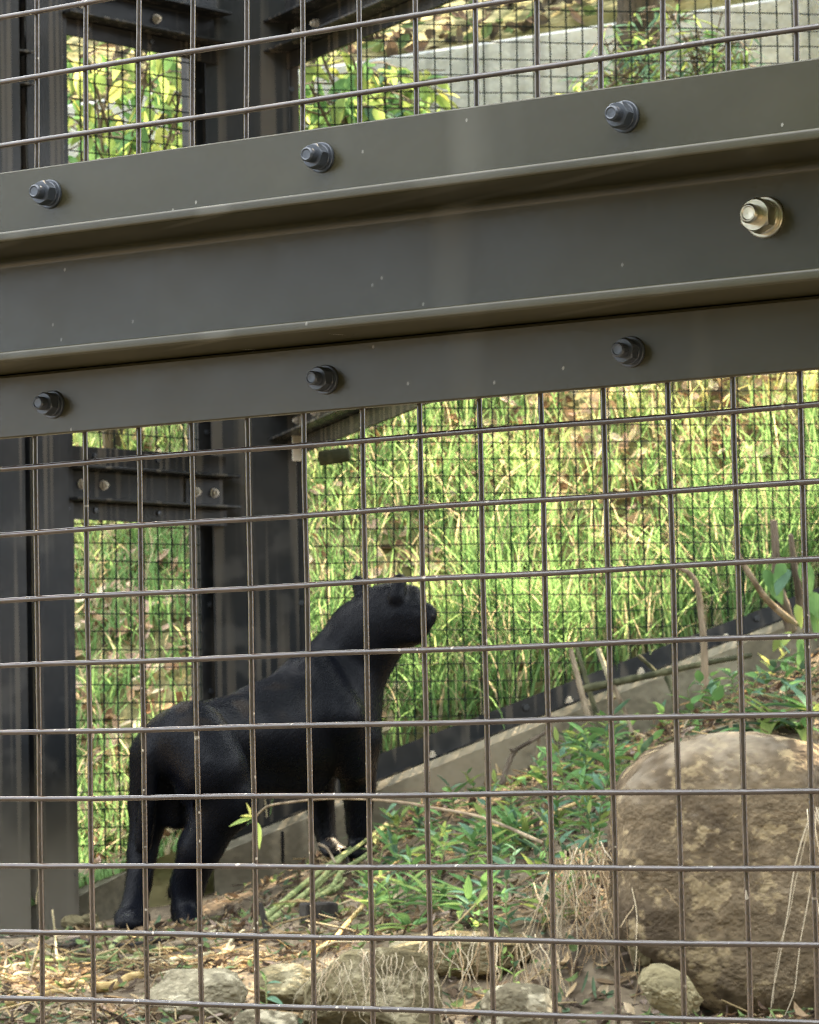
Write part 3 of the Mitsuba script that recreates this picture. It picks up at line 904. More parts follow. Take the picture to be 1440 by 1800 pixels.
# short fur lying back and down along the body
pm = trimesh.Trimesh(pv, pf, process=False)
fp, fi = trimesh.sample.sample_surface(pm, 34000, seed=5)
fn_ = np.asarray(pm.face_normals)[fi]
flow = unit(V(-0.6, -0.35, -0.55)) + 0.25 * (rng.random((len(fp), 3)) - 0.5)
tang = flow - fn_ * (flow * fn_).sum(1)[:, None]
tang /= np.linalg.norm(tang, axis=1, keepdims=True) + 1e-9
side = np.cross(fn_, tang)
ln = rng.uniform(0.012, 0.026, (len(fp), 1))
w = 0.0008
a = fp - fn_ * 0.0008
fv = np.stack([a - side * w, a + side * w, a + tang * ln * 0.99 + fn_ * ln * 0.10], 1).reshape(-1, 3)
put('fur', mikit.ply((fv, np.arange(len(fv)).reshape(-1, 3)), 'm_fur'), pan)
labels[pan + '__fur'] = {'label': 'short black coat', 'kind': 'stuff'}
eo = spot(722, 1062, 9.475)
put('eye', mikit.ply(trimesh.creation.uv_sphere(radius=0.009, count=[12, 12], transform=trimesh.transformations.translation_matrix(eo)), 'm_eye', smooth=True), pan)
put('nose', mikit.ply(rock(spot(760, 1082, 9.465), (0.011, 0.016, 0.013), 2, 0.05, 3, 2.2), 'm_nose', smooth=True), pan)

# ------------------------------------------------------------------ stones
def on_ground(x, y, fn=ground_z, near=5.0, far=10.6):
    """Where the line of sight through pixel (x, y) meets the ground."""
    zz = np.linspace(near, far, 400)
    p = np.array([spot(x, y, z) for z in zz])
    below = np.nonzero(p[:, 2] <= fn(p[:, 0], p[:, 1]))[0]
    return p[below[0]] if len(below) else p[-1]


def wrap_uv(v, c):
    d = v - c
    return np.stack([np.arctan2(d[:, 0], -d[:, 1]) * 0.3, d[:, 2] + 2.0], -1)


def stone(label, x, y, depth, rx, rz, ry, seed, m, rough=0.16, power=2.6, spin=0.0, group=None):
    k = depth / FOCAL
    v, f = rock((0, 0, 0), (rx * k, ry * k, rz * k), seed, rough, 5, power)
    c, s = math.cos(spin), math.sin(spin)
    v = v @ np.array([[c, 0, -s], [0, 1, 0], [s, 0, c]]).T
    return thing('stone', label, 'stone', group, mikit.ply((v + spot(x, y, depth), f), m, smooth=True, uv=wrap_uv(v, np.zeros(3))), loc=spot(x, y, depth))


bc = spot(1302, 1545, 6.75)
v, f = rock((0, 0, 0), (1, 1, 1), 17, 0.07, 6, 4.2, 0)
k = 6.75 / FOCAL
tz = np.clip(-v[:, 2], 0, 1)
taper = 1 - 0.40 * smooth01(0.30, 1.0, tz)
bx = v[:, 0] * taper * 222 * k + 0.05 * smooth01(0.3, 1, tz) * (0.6 - 0.4 * np.tanh(v[:, 0] * 3))
bz = v[:, 2] * 250 * k - 0.045 * np.abs(v[:, 0]) ** 2 * np.clip(v[:, 2], 0, 1)
thing('boulder', 'large brown weathered boulder at the right', 'boulder', None,
      mikit.ply((np.stack([bx, v[:, 1] * 0.24, bz], -1) + bc + V(0, 0.1, 0), f), 'm_boulder', smooth=True, uv=wrap_uv(np.stack([bx, v[:, 1] * 0.24, bz], -1), np.zeros(3))))
stone('pale grey white stone at the bottom left edge of the stone row', 338, 1768, 6.62, 94, 64, 70, 21, 'm_pale_stone', 0.34, 3.0)
stone('small rounded stone between the pale stone and the root covered stone', 506, 1736, 6.65, 56, 40, 45, 22, 'm_stone', 0.28, 2.8)
stone('broad tan stone with pale roots hanging over its face', 656, 1754, 6.52, 118, 82, 80, 23, 'm_stone', 0.2, 4.5)
stone('long flat stone lying under dry grass, above the root tangle', 806, 1672, 6.95, 120, 44, 70, 24, 'm_stone', 0.16, 3.0)
stone('pale yellowish stone at the bottom beside the root tangle', 916, 1786, 6.35, 70, 52, 55, 25, 'm_pale_stone', 0.3, 2.8)
stone('wedge shaped stone leaning at the foot of the boulder', 1182, 1745, 6.42, 66, 38, 42, 26, 'm_stone', 0.24, 2.2, -0.5)
stone('narrow stone in the gap between root tangle and boulder', 1128, 1655, 6.7, 30, 42, 40, 27, 'm_stone', 0.2, 2.4)
stone('small mossy stone on the slope among the leafy plants', 862, 1462, 8.9, 40, 26, 40, 28, 'm_stone', 0.2, 2.6)
stone('half buried stone under the pale stone at the bottom', 470, 1806, 6.45, 60, 34, 60, 29, 'm_pale_stone', 0.2, 2.4)
for i, (x, y, r, d) in enumerate([(128, 1622, 14, 9.3), (158, 1618, 12, 9.4), (175, 1630, 9, 9.2)]):
    stone('small grey stone beside the dusty post', x, y, d, r * 1.5, r, r * 1.3, 40 + i, 'm_stone', 0.2, 2.4, group='small stones by the dusty post')
for i, (x, y, r) in enumerate([(190, 1452, 20), (214, 1446, 24), (150, 1462, 18)]):
    stone('sunlit pale stone behind the mesh left of the panther', x, y, 10.2, r * 1.2, r, r, 50 + i, 'm_pale_stone', 0.2, 2.4, group='pale stones behind the left mesh')


# ------------------------------------------------------------------ grass and leaf litter (countless: one mesh each)
def blades(base, height, width, lean, colors, segs=4):
    """Grass blades: base (n, 3), all else per blade."""
    n = len(base)
    ang = rng.uniform(0, 2 * np.pi, n)
    side = np.stack([np.cos(ang), np.sin(ang), 0 * ang], -1)
    la = rng.uniform(0, 2 * np.pi, n)
    ld = np.stack([np.cos(la), np.sin(la), 0 * la], -1)
    vs, cs = [], []
    for i in range(segs + 1):
        t = i / segs
        p = base + UP * (height * t * (1 - 0.35 * lean * t))[:, None] + ld * (height * lean * t * t)[:, None]
        w = width * (1 - t) ** 0.7 * (0.75 + 0.25 * min(1, 3 * t))
        if i < segs:
            vs += [p - side * w[:, None], p + side * w[:, None]]
            cs += [colors, colors]
        else:
            vs.append(p)
            cs.append(colors)
    m = 2 * segs + 1
    v = np.stack(vs, 1).reshape(-1, 3)
    c = np.stack(cs, 1).reshape(-1, 3)
    o = np.arange(n)[:, None] * m
    f = []
    for i in range(segs - 1):
        f += [o + np.array([2 * i, 2 * i + 1, 2 * i + 3]), o + np.array([2 * i, 2 * i + 3, 2 * i + 2])]
    f.append(o + np.array([2 * segs - 2, 2 * segs - 1, 2 * segs]))
    return v, np.vstack(f), c


def flakes(pos, nrm, length, width, colors, curl=0.25):
    """Dry leaves lying about: a bent diamond of eight triangles each."""
    n = len(pos)
    a = rng.normal(size=(n, 3))
    x = a - nrm * (a * nrm).sum(1)[:, None]
    x /= np.linalg.norm(x, axis=1, keepdims=True)
    y = np.cross(nrm, x)
    cu = rng.uniform(-curl, curl, n) + 0.1
    out = []
    for s, wv in ((-1, 0), (-0.45, 0.85), (0.15, 1), (0.65, 0.6), (1, 0)):
        c = pos + x * (length * s * 0.5)[:, None] + nrm * (length * cu * s * s)[:, None]
        if wv == 0:
            out.append(c)
        else:
            e = y * (width * wv * 0.5)[:, None]
            up = nrm * (width * 0.18 * wv)[:, None]
            out += [c + e + up, c, c - e + up]
    v = np.stack(out, 1).reshape(-1, 3)
    f0 = np.array([[0, 2, 1], [0, 3, 2], [1, 2, 5], [1, 5, 4], [2, 3, 6], [2, 6, 5], [4, 5, 8], [4, 8, 7], [5, 6, 9], [5, 9, 8], [7, 8, 10], [8, 9, 10]])
    f = (np.arange(n)[:, None, None] * 11 + f0).reshape(-1, 3)
    return v, f, np.repeat(colors, 11, 0)


def pick(pal, n, weights=None, jit=0.25):
    pal = np.array(pal, float)
    w = None if weights is None else np.array(weights, float) / sum(weights)
    c = pal[rng.choice(len(pal), n, p=w)]
    return np.clip(c * rng.uniform(1 - jit, 1 + jit, (n, 1)), 0, 1)


def normals_of(fn, x, y, e=0.03):
    dx = (fn(x + e, y) - fn(x - e, y)) / (2 * e)
    dy = (fn(x, y + e) - fn(x, y - e)) / (2 * e)
    n = np.stack([-dx, -dy, 1 + 0 * x], -1)
    return n / np.linalg.norm(n, axis=1, keepdims=True)


# tufts of long grass on the hillside
nt = 5300
tx, td = rng.uniform(-2.2, 3.0, nt), np.concatenate([rng.uniform(0.12, 3.75, nt - 700), rng.uniform(0.04, 0.45, 700)])
ty = fence_y(np.clip(tx, -1.6, 6)) + td
dens = meshkit.fbm(np.stack([tx * 1.4, ty * 1.4, 0 * tx], -1), 3, 12)
bare = smooth01(0.62, 0.36, dens)
keep = rng.random(nt) > (0.72 - 0.25 * smooth01(0.3, 1.0, tx)) * bare
tx, ty, td, dens = tx[keep], ty[keep], td[keep], dens[keep]
per = 16
bx = np.repeat(tx, per) + rng.normal(0, 0.045, len(tx) * per)
by = np.repeat(ty, per) + rng.normal(0, 0.035, len(tx) * per)
bd = np.repeat(td, per)
hue = meshkit.fbm(np.stack([bx * 1.3 + 4, by * 1.3, 0 * bx], -1), 3, 31) + 0.14 * (bx / 2.0) + 0.16 * (np.minimum(bd, 1.9) - 1.1) - 0.14 * smooth01(-0.3, -0.6, bx)
hue = hue + 0.20 * smooth01(0.25, 0.85, bx) * smooth01(0.6, 1.3, bd) - 0.04 + rng.normal(0, 0.07, len(bx))
green, lime, yellow, dry = np.array([0.24, 0.41, 0.16]), np.array([0.45, 0.58, 0.25]), np.array([0.74, 0.72, 0.31]), np.array([0.72, 0.62, 0.42])
gc = np.where(hue[:, None] < 0.45, green, np.where(hue[:, None] < 0.62, lime, yellow)) * rng.uniform(0.75, 1.25, (len(bx), 1))
isdry = rng.random(len(bx)) < 0.17
gc = np.where(isdry[:, None], dry * rng.uniform(0.6, 1.1, (len(bx), 1)), gc)
hh = rng.uniform(0.05, 0.19, len(bx)) * (0.6 + 0.9 * np.repeat(dens, per)) * (1 + 0.55 * smooth01(1.3, 0.4, bd) * smooth01(0.0, 0.4, bx)) * np.where((bd < 0.4) & (bx < -0.55), 0.35, 1.0)
gv, gf, gcol = blades(np.stack([bx, by, hill_z(bx, by) - 0.01], -1), hh, rng.uniform(0.0028, 0.0068, len(bx)), rng.uniform(0.1, 1.0, len(bx)), gc)
setting('grass', 'long sunlit grass growing on the bank behind the mesh', mikit.ply((gv, gf), 'm_grass', color=gcol), 'stuff', 'grass')

BROWN = [(0.24, 0.14, 0.08), (0.42, 0.29, 0.18), (0.58, 0.43, 0.30), (0.62, 0.45, 0.36), (0.13, 0.085, 0.055), (0.70, 0.60, 0.44)]
n = 12000
x, d = rng.uniform(-2.2, 3.0, n), rng.uniform(0.1, 3.8, n)
y = fence_y(np.clip(x, -1.6, 6)) + d
nn = normals_of(hill_z, x, y) + rng.normal(0, 0.35, (n, 3))
nn /= np.linalg.norm(nn, axis=1, keepdims=True)
lv = flakes(np.stack([x, y, hill_z(x, y) + rng.uniform(0.004, 0.05, n)], -1), nn, rng.uniform(0.03, 0.085, n), rng.uniform(0.015, 0.04, n), pick(BROWN, n))
setting('hillside_leaf_litter', 'brown fallen leaves scattered between the grass of the bank', mikit.ply(lv[:2], 'm_litter', color=lv[2]), 'stuff', 'leaf litter')
n = 5000
x, y = rng.uniform(-3, 4, n), WALL_Y - 0.03 + 4.0 * rng.random(n) ** 1.5
nn = normals_of(bank_z, x, y) + rng.normal(0, 0.4, (n, 3))
nn /= np.linalg.norm(nn, axis=1, keepdims=True)
lv = flakes(np.stack([x, y, bank_z(x, y) + rng.uniform(0.004, 0.06, n)], -1), nn, rng.uniform(0.05, 0.12, n), rng.uniform(0.03, 0.06, n), pick([(0.12, 0.09, 0.065), (0.075, 0.065, 0.045), (0.18, 0.14, 0.10), (0.05, 0.045, 0.035), (0.08, 0.12, 0.05), (0.12, 0.17, 0.07)], n, (4, 4, 1, 5, 4, 3)))
setting('upper_leaf_litter', 'brown fallen leaves on the bank above the concrete wall', mikit.ply(lv[:2], 'm_litter', color=lv[2]), 'stuff', 'leaf litter')

MULCH = [(0.06, 0.045, 0.035), (0.11, 0.08, 0.055), (0.22, 0.16, 0.10), (0.42, 0.32, 0.19), (0.52, 0.42, 0.28), (0.14, 0.20, 0.08), (0.30, 0.24, 0.2), (0.10, 0.15, 0.09)]
n = 21000
x, y = rng.uniform(-1.7, 1.9, n), 5.8 + 4.3 * rng.random(n) ** 1.15
ok = y < fence_y(x) - 0.22
x, y = x[ok], y[ok]
n = len(x)
nn = normals_of(ground_z, x, y) + rng.normal(0, 0.38, (n, 3))
nn /= np.linalg.norm(nn, axis=1, keepdims=True)
slim = rng.random(n)
flat = smooth01(-0.35, -0.75, x) * smooth01(7.9, 8.4, y)      # trodden bare ground by the rear paws
sel = rng.random(n) > 0.8 * flat
lv = flakes(np.stack([x, y, ground_z(x, y) + rng.uniform(0.001, 0.02, n)], -1)[sel], nn[sel], rng.uniform(0.012, 0.06, n)[sel], (rng.uniform(0.005, 0.022, n) * np.where(slim < 0.5, 0.5, 1))[sel], pick(MULCH, n, (6, 5, 3, 1.4, 0.8, 3, 2, 3))[sel])
setting('ground_leaf_litter', 'dark and tan leaf litter covering the soil of the enclosure', mikit.ply(lv[:2], 'm_litter', color=lv[2]), 'stuff', 'leaf litter')
# dry straw and short dead stems over the foreground soil
parts, cols = [], []
for i in range(560):
    left = i < 330
    px, py = (rng.uniform(-30, 480), rng.uniform(1655, 1815)) if left else (rng.uniform(440, 1440), rng.uniform(1200, 1800))
    gx = spot(px, py, 7)[0] * rng.uniform(0.9, 1.35)
    gy = rng.uniform(6.1, 7.9) if left else rng.uniform(6.4, 9.8)
    if left:
        gx = rng.uniform(-1.1, -0.15)
    o = V(gx, gy, float(ground_z(gx, gy)) + rng.uniform(0.003, 0.03))
    a = rng.normal(0, 0.5) if rng.random() < 0.7 else rng.uniform(0, 6.3)
    dd = V(math.cos(a), math.sin(a), rng.normal(0, 0.18))
    L = rng.uniform(0.04, 0.17)
    bend = rng.normal(0, 0.02, 3)
    parts.append(tube([o - dd * L / 2, o + bend, o + dd * L / 2], [0.0016, 0.0018, 0.001], 4, cap=False))
    cols.append(np.repeat(pick([(0.56, 0.45, 0.26), (0.45, 0.34, 0.18), (0.30, 0.22, 0.13), (0.62, 0.55, 0.38), (0.13, 0.1, 0.07)], 1, (4, 4, 3, 2, 3)) * 0.72, 12, 0))
setting('dry_straw', 'dry straw and dead grass stems strewn on the soil', mikit.ply(join(parts), 'm_strand', smooth=True, color=np.vstack(cols)), 'stuff', 'straw')


# ------------------------------------------------------------------ roots hanging over the stones
def root_curtain(name, label, tops, n, drop, spread, pal, depth_j, thick=(0.0008, 0.0015)):
    parts, cols = [], []
    for i in range(n):
        t = rng.random()
        j = min(int(t * (len(tops) - 1)), len(tops) - 2)
        u = t * (len(tops) - 1) - j
        px, py, dz = [(1 - u) * a + u * b for a, b in zip(tops[j], tops[j + 1])]
        px, py = px + rng.normal(0, 5), py + rng.normal(0, 6)
        dz = dz + rng.uniform(-depth_j, depth_j)
        L = rng.uniform(*drop)
        dx = rng.normal(0, spread)
        pts = []
        wx = 0
        for q in np.linspace(0, 1, 8):
            wx += rng.normal(0, 4.0)
            pts.append(spot(px + dx * q ** 1.2 + wx + 0.22 * L * (q - q * q) * math.sin(i * 1.7), py + L * q - 14 * math.sin(q * 3.1) * math.cos(i), dz - 0.10 * q ** 0.5))
        r = rng.uniform(*thick)
        tb = tube(curve(pts, 3), np.linspace(r, r * 0.5, 3 * 7), 4, cap=False)
        parts.append(tb)
        cols.append(np.repeat(pick(pal, 1), len(tb[0]), 0))
    return setting(name, label, mikit.ply(join(parts), 'm_strand', smooth=True, color=np.vstack(cols)), 'stuff', 'roots')


TAN = [(0.50, 0.40, 0.26), (0.40, 0.29, 0.17), (0.28, 0.20, 0.12), (0.58, 0.50, 0.36)]
root_curtain('root_tangle', 'thick tangle of dry brown roots hanging left of the boulder', [(940, 1560, 6.9), (1000, 1500, 6.85), (1060, 1488, 6.85), (1105, 1510, 6.8), (1118, 1560, 6.8)], 110, (60, 300), 62, TAN, 0.10)
root_curtain('hanging_roots', 'pale thin roots hanging over the face of the broad tan stone', [(560, 1690, 6.50), (650, 1676, 6.46), (765, 1690, 6.5)], 46, (40, 125), 26, [(0.46, 0.40, 0.29), (0.54, 0.48, 0.36), (0.36, 0.29, 0.2)], 0.02, (0.0005, 0.0011))
root_curtain('hanging_roots_001', 'dry roots hanging below the long flat stone', [(740, 1648, 6.72), (860, 1640, 6.72), (1000, 1655, 6.8)], 45, (60, 170), 34, TAN, 0.05)
root_curtain('hanging_roots_002', 'few pale roots trailing down the right side of the boulder', [(1428, 1400, 6.42), (1436, 1425, 6.42), (1430, 1415, 6.42)], 9, (260, 390), 55, [(0.62, 0.54, 0.4), (0.5, 0.42, 0.3)], 0.01)


# ------------------------------------------------------------------ cut canes, sticks and branches
def stick(name, label, cat, pts, r0, r1, m, group=None, n=9, nodes=False):
    c = curve(pts, 6)
    rad = np.linspace(r0, r1, len(c))
    if nodes:
        rad = rad * (1 + 0.16 * (np.arange(len(c)) % 5 == 2))
    return thing(name, label, cat, group, mikit.ply(tube(c, rad, n, jitter=0.1), m, smooth=50), loc=c[len(c) // 2])


def lying(p, q, lift=0.012, wob=0.012):
    a, b = on_ground(*p), on_ground(*q)
    out = []
    for t in np.linspace(0, 1, 5):
        o = a + (b - a) * t
        o[2] = max(o[2], float(ground_z(o[0], o[1]))) + lift
        out.append(o + V(0, 0, rng.uniform(-wob, wob) * 0.5) + V(rng.normal(0, wob * 0.4), 0, 0))
    return out


PALE = [((5, 1716), (72, 1703), 0.0065), ((300, 1700), (382, 1688), 0.006), ((380, 1692), (424, 1652), 0.005), ((-20, 1736), (60, 1722), 0.006), ((330, 1668), (420, 1640), 0.004)]
for p, q, r in PALE:
    stick('cut_cane', 'pale dry cut stem left of the stones', 'stem', lying(p, q), r, r * 0.8, PALE_CANE, 'pale cut stems on the soil')
GREENS = [((60, 1706), (150, 1694), 0.0060), ((75, 1696), (132, 1703), 0.005), ((120, 1700), (252, 1692), 0.0065), ((165, 1691), (302, 1676), 0.006), ((190, 1683), (240, 1654), 0.008), ((170, 1701), (216, 1685), 0.006),
          ((250, 1664), (312, 1660), 0.006), ((235, 1688), (332, 1673), 0.006), ((150, 1678), (200, 1668), 0.006), ((40, 1690), (110, 1684), 0.006)]
for p, q, r in GREENS:
    stick('green_stem', 'greenish cut stem on the soil below the rear paws', 'stem', lying(p, q), r, r * 0.75, CANE, 'green cut stems below the paws', nodes=True)
DIAG = [((455, 1640), (640, 1482), 0.0075), ((480, 1634), (702, 1440), 0.0065), ((540, 1602), (660, 1502), 0.007), ((590, 1582), (628, 1533), 0.006), ((648, 1502), (742, 1420), 0.0075), ((556, 1594), (604, 1556), 0.006),
        ((500, 1618), (600, 1540), 0.006), ((640, 1478), (712, 1428), 0.006)]
for p, q, r in DIAG:
    stick('green_stem', 'long green cane right of the front paws', 'stem', lying(p, q, 0.02), r, r * 0.7, CANE, 'long green canes on the slope', nodes=True)
STRAWS = [((555, 1692), (642, 1600), 0.007), ((640, 1578), (704, 1520), 0.006), ((900, 1482), (1062, 1408), 0.006), ((830, 1470), (930, 1452), 0.005)]
for p, q, r in STRAWS:
    stick('dead_stalk', 'tan dead stalk among the slope plants', 'stalk', lying(p, q, 0.018), r, r * 0.6, STRAW, 'tan dead stalks on the slope')
for p, q, r in [((160, 1752), (258, 1726), 0.011), ((60, 1748), (150, 1738), 0.008), ((10, 1770), (120, 1752), 0.007)]:
    stick('straw_bundle', 'yellow flattened stalk at the bottom left', 'stalk', lying(p, q, 0.010), r, r * 0.7, STRAW, 'yellow stalks at the bottom left')
for p, q, r in [((100, 1676), (160, 1668), 0.008), ((130, 1668), (190, 1652), 0.009), ((200, 1672), (280, 1668), 0.007), ((430, 1664), (470, 1655), 0.009), ((15, 1690), (75, 1700), 0.008)]:
    stick('dark_stick', 'dark rotten stick lying below the rear paws', 'stick', lying(p, q, 0.012), r, r * 0.8, CHAR, 'dark rotten sticks')
stick('burnt_stake', 'short dark stake standing in the litter below the panther', 'stake', [spot(457, 1588, 8.0), spot(464, 1615, 8.0), spot(474, 1650, 8.0)], 0.006, 0.009, CHAR)
b = on_ground(562, 1622)
thing('wood_block', 'dark sawn wood block half hidden in the litter', 'wood block', None, mikit.ply(frame_box(b + UP * 0.01, unit(V(1, 0.3, 0)), UP, unit(V(0.3, -1, 0)), -0.035, 0.04, -0.05, 0.035, -0.05, 0.02, 0.004), CHAR, smooth=30))
stick('bamboo_branch', 'long grey green branch lying along the sloping kerb', 'branch', [spot(1022, 1212, 9.62), spot(1100, 1196, 9.62), spot(1172, 1181, 9.65), spot(1240, 1166, 9.7), spot(1320, 1152, 9.8)], 0.011, 0.007, CANE_DARK, nodes=True)
stick('cut_stake', 'brown cut stem leaning at the left end of the long branch', 'stake', [spot(1003, 1142, 9.66), spot(1018, 1200, 9.62), spot(1042, 1292, 9.55)], 0.007, 0.009, TWIG)
stick('cut_stake', 'green cut stem crossing behind the brown leaning one', 'stake', [spot(1012, 1132, 9.75), spot(1032, 1200, 9.7), spot(1058, 1288, 9.62)], 0.006, 0.008, CANE_DARK)
stick('cut_stake', 'short stem below the long branch', 'stake', [spot(1078, 1206, 9.6), spot(1098, 1250, 9.58), spot(1112, 1290, 9.52)], 0.007, 0.006, TWIG)
stick('cut_stake', 'pale slanting stem behind the left end of the long branch', 'stake', [spot(1052, 1142, 9.9), spot(1066, 1180, 9.85), spot(1080, 1228, 9.8)], 0.008, 0.007, PALE_CANE)
stick('cut_stake', 'dark short twig against the steel rail', 'stake', [spot(1122, 1152, 9.9), spot(1138, 1166, 9.9), spot(1152, 1180, 9.9)], 0.005, 0.005, CANE_DARK)
stick('cut_stake', 'green stump of a stem under the long branch', 'stake', [spot(1172, 1190, 9.62), spot(1182, 1212, 9.6), spot(1190, 1240, 9.56)], 0.009, 0.008, CANE_DARK)
t = thing('dead_twig', 'dark forked dead twig standing in front of the kerb', 'twig')
put('stem', mikit.ply(tube(curve([spot(882, 1378, 9.45), spot(893, 1345, 9.45), spot(906, 1320, 9.45), spot(930, 1305, 9.45), spot(966, 1284, 9.45)], 5), np.linspace(0.008, 0.005, 20), 8, jitter=0.1), BARK, smooth=50), t)
put('side_twig', mikit.ply(tube([spot(905, 1322, 9.45), spot(897, 1317, 9.44)], [0.006, 0.004], 7), BARK, smooth=50), t)
put('side_twig', mikit.ply(tube(curve([spot(948, 1293, 9.45), spot(945, 1320, 9.46), spot(938, 1352, 9.47)], 4), np.linspace(0.005, 0.003, 8), 7), TWIG, smooth=50), t)
stick('dead_twig', 'thin dark twig leaning right of the forked one', 'twig', [spot(970, 1285, 9.5), spot(982, 1310, 9.48), spot(992, 1334, 9.45)], 0.005, 0.004, BARK)
stick('bare_shoot', 'crooked bare grey shoot standing before the kerb', 'shoot', [spot(1240, 1216, 9.5), spot(1238, 1140, 9.5), spot(1232, 1075, 9.5), spot(1226, 1030, 9.5), spot(1212, 1008, 9.5), spot(1192, 998, 9.5)], 0.011, 0.006, TWIG)
stick('dead_stalk', 'thin upright dead stalk at the bottom left', 'stalk', [on_ground(100, 1700), spot(97, 1650, 7.7), spot(92, 1600, 7.7)], 0.003, 0.002, PALE_CANE)
stick('dead_stalk', 'thin bent dead stalk at the bottom left corner', 'stalk', [on_ground(4, 1720), spot(10, 1690, 7.4), spot(12, 1665, 7.4)], 0.003, 0.002, TWIG)
stick('dead_stalk', 'curved dead leaf stalk by the front paws', 'stalk', [spot(560, 1484, 9.0), spot(575, 1492, 8.95), spot(590, 1518, 8.9)], 0.004, 0.003, TWIG)


# ------------------------------------------------------------------ leafy plants
def leaf_mesh(width, droop, fold, tip=0.7):
    n = 7
    vs = []
    for i in range(n + 1):
        t = i / n
        w = width * (math.sin(math.pi * t ** tip) ** 0.9 if 0 < t < 1 else 0.02)
        z = -droop * t * t
        vs += [(t, w / 2, z + fold * w), (t, 0, z), (t, -w / 2, z + fold * w)]
    f = []
    for i in range(n):
        a = 3 * i
        f += [(a, a + 1, a + 4), (a, a + 4, a + 3), (a + 1, a + 2, a + 5), (a + 1, a + 5, a + 4)]
    return np.array(vs, float), np.array(f)


SHAPES = {'lance': [leaf_mesh(0.24, 0.12, 0.22), leaf_mesh(0.28, 0.30, 0.18), leaf_mesh(0.22, 0.02, 0.3)],
          'broad': [leaf_mesh(0.44, 0.18, 0.12), leaf_mesh(0.40, 0.36, 0.16), leaf_mesh(0.48, 0.06, 0.10)],
          'strap': [leaf_mesh(0.16, 0.45, 0.2), leaf_mesh(0.20, 0.7, 0.25), leaf_mesh(0.15, 0.25, 0.2)],
          'narrow': [leaf_mesh(0.15, 0.1, 0.15), leaf_mesh(0.17, 0.25, 0.15), leaf_mesh(0.13, 0.0, 0.2)]}
LEAVES = {}


def leaf(parent, o, d, nrm, length, shape, m):
    k = (shape, int(rng.integers(3)), m)
    if k not in LEAVES:
        LEAVES[k] = mikit.ply(SHAPES[shape][k[1]], m, smooth=True)
    x = unit(d)
    n_ = nrm - x * (nrm @ x)
    n_ = unit(n_ if np.linalg.norm(n_) > 1e-3 else np.cross(x, [0.3, 0.8, 0.1]))
    y = np.cross(n_, x)
    put('leaf', {**LEAVES[k], 'to_world': mat4(o, x * length, y * length, n_ * length)}, parent)


def rosette_dir(a, up):
    return V(math.cos(a) * math.cos(up), math.sin(a) * math.cos(up), math.sin(up))


def seedling(name, label, base, height, lean, nleaf, length, shape, mats, group=None, cat='plant', stem=CANE, upright=0.45, radius=0.0022, top=None):
    key = thing(name, label, cat, group, loc=base)
    b = np.asarray(base, float)
    tip = b + UP * height + V(lean[0], lean[1], 0) * height
    c = curve([b - UP * 0.02, b + UP * height * 0.5 + V(lean[0], lean[1], 0) * height * 0.3 + rng.normal(0, height * 0.04, 3), tip], 6)
    put('stem', mikit.ply(tube(c, np.linspace(radius, radius * 0.5, len(c)), 6), stem, smooth=True), key)
    a = rng.uniform(0, 6.3)
    for i in range(nleaf):
        t = 0.25 + 0.75 * i / max(1, nleaf - 1)
        o = c[min(int(t * (len(c) - 1)), len(c) - 1)]
        a += 2.4 + rng.normal(0, 0.3)
        up = upright + 0.5 * (t - 0.6) + rng.normal(0, 0.22)
        m = mats[int(rng.integers(len(mats)))] if top is None or t < 0.82 else top
        d = rosette_dir(a, up)
        leaf(key, o, d, UP * 1.0 + rng.normal(0, 0.25, 3), length * rng.uniform(0.65, 1.15) * (1.0 if t < 0.9 else 0.75), shape, m)
    return key


G1 = [L_GREEN, L_BLUE, L_GREEN, L_OLIVE]
seedling('young_shoot', 'bright yellow green shoot with upright leaves right of the panther', on_ground(730, 1415), 0.135, (-0.05, 0), 9, 0.062, 'lance', [L_BRIGHT, L_BLUE, L_GREEN], stem=CANE, upright=0.75, top=L_YELLOW)
seedling('young_shoot', 'slender shoot with a single bright tip before the kerb', on_ground(806, 1408), 0.17, (0.02, 0), 6, 0.055, 'lance', [L_BLUE, L_GREEN], upright=0.7, top=L_YELLOW)
seedling('young_shoot', 'small shoot with pale leaf tips below the bright one', on_ground(700, 1500), 0.10, (0.1, 0), 8, 0.05, 'lance', [L_OLIVE, L_BRIGHT], upright=0.4)
spots = [(770, 1420, 0.10), (840, 1430, 0.09), (905, 1440, 0.10), (960, 1420, 0.12), (1000, 1400, 0.12), (1045, 1385, 0.13), (1070, 1430, 0.14), (985, 1470, 0.10), (930, 1500, 0.09), (880, 1500, 0.08),
         (820, 1520, 0.09), (760, 1520, 0.08), (1035, 1345, 0.10), (1000, 1350, 0.10), (1055, 1490, 0.13), (1015, 1330, 0.08), (1080, 1395, 0.16), (740, 1470, 0.08)]
spots += [(x + rng.normal(0, 22), y + rng.normal(0, 22), h) for x, y, h in spots]
for x, y, h in spots:
    seedling('leafy_plant', 'dark green leafy plant between panther and boulder', on_ground(x, y), h * rng.uniform(0.8, 1.2), rng.normal(0, 0.3, 2), int(rng.integers(12, 19)), 0.068, 'lance', G1, 'leafy plants on the slope')
for x, y, h in [(890, 1600, 0.12), (935, 1590, 0.13), (970, 1560, 0.12), (1000, 1600, 0.10), (905, 1650, 0.09), (960, 1640, 0.08), (870, 1570, 0.09), (1030, 1560, 0.11), (985, 1620, 0.09), (940, 1545, 0.1), (1000, 1530, 0.12), (1050, 1530, 0.12)]:
    seedling('leafy_plant', 'bluish green leafy plant above the long flat stone', on_ground(x, y), h, rng.normal(0, 0.25, 2), int(rng.integers(10, 15)), 0.062, 'lance', [L_BLUE, L_BLUE, L_GREEN, L_OLIVE], 'leafy plants above the flat stone')
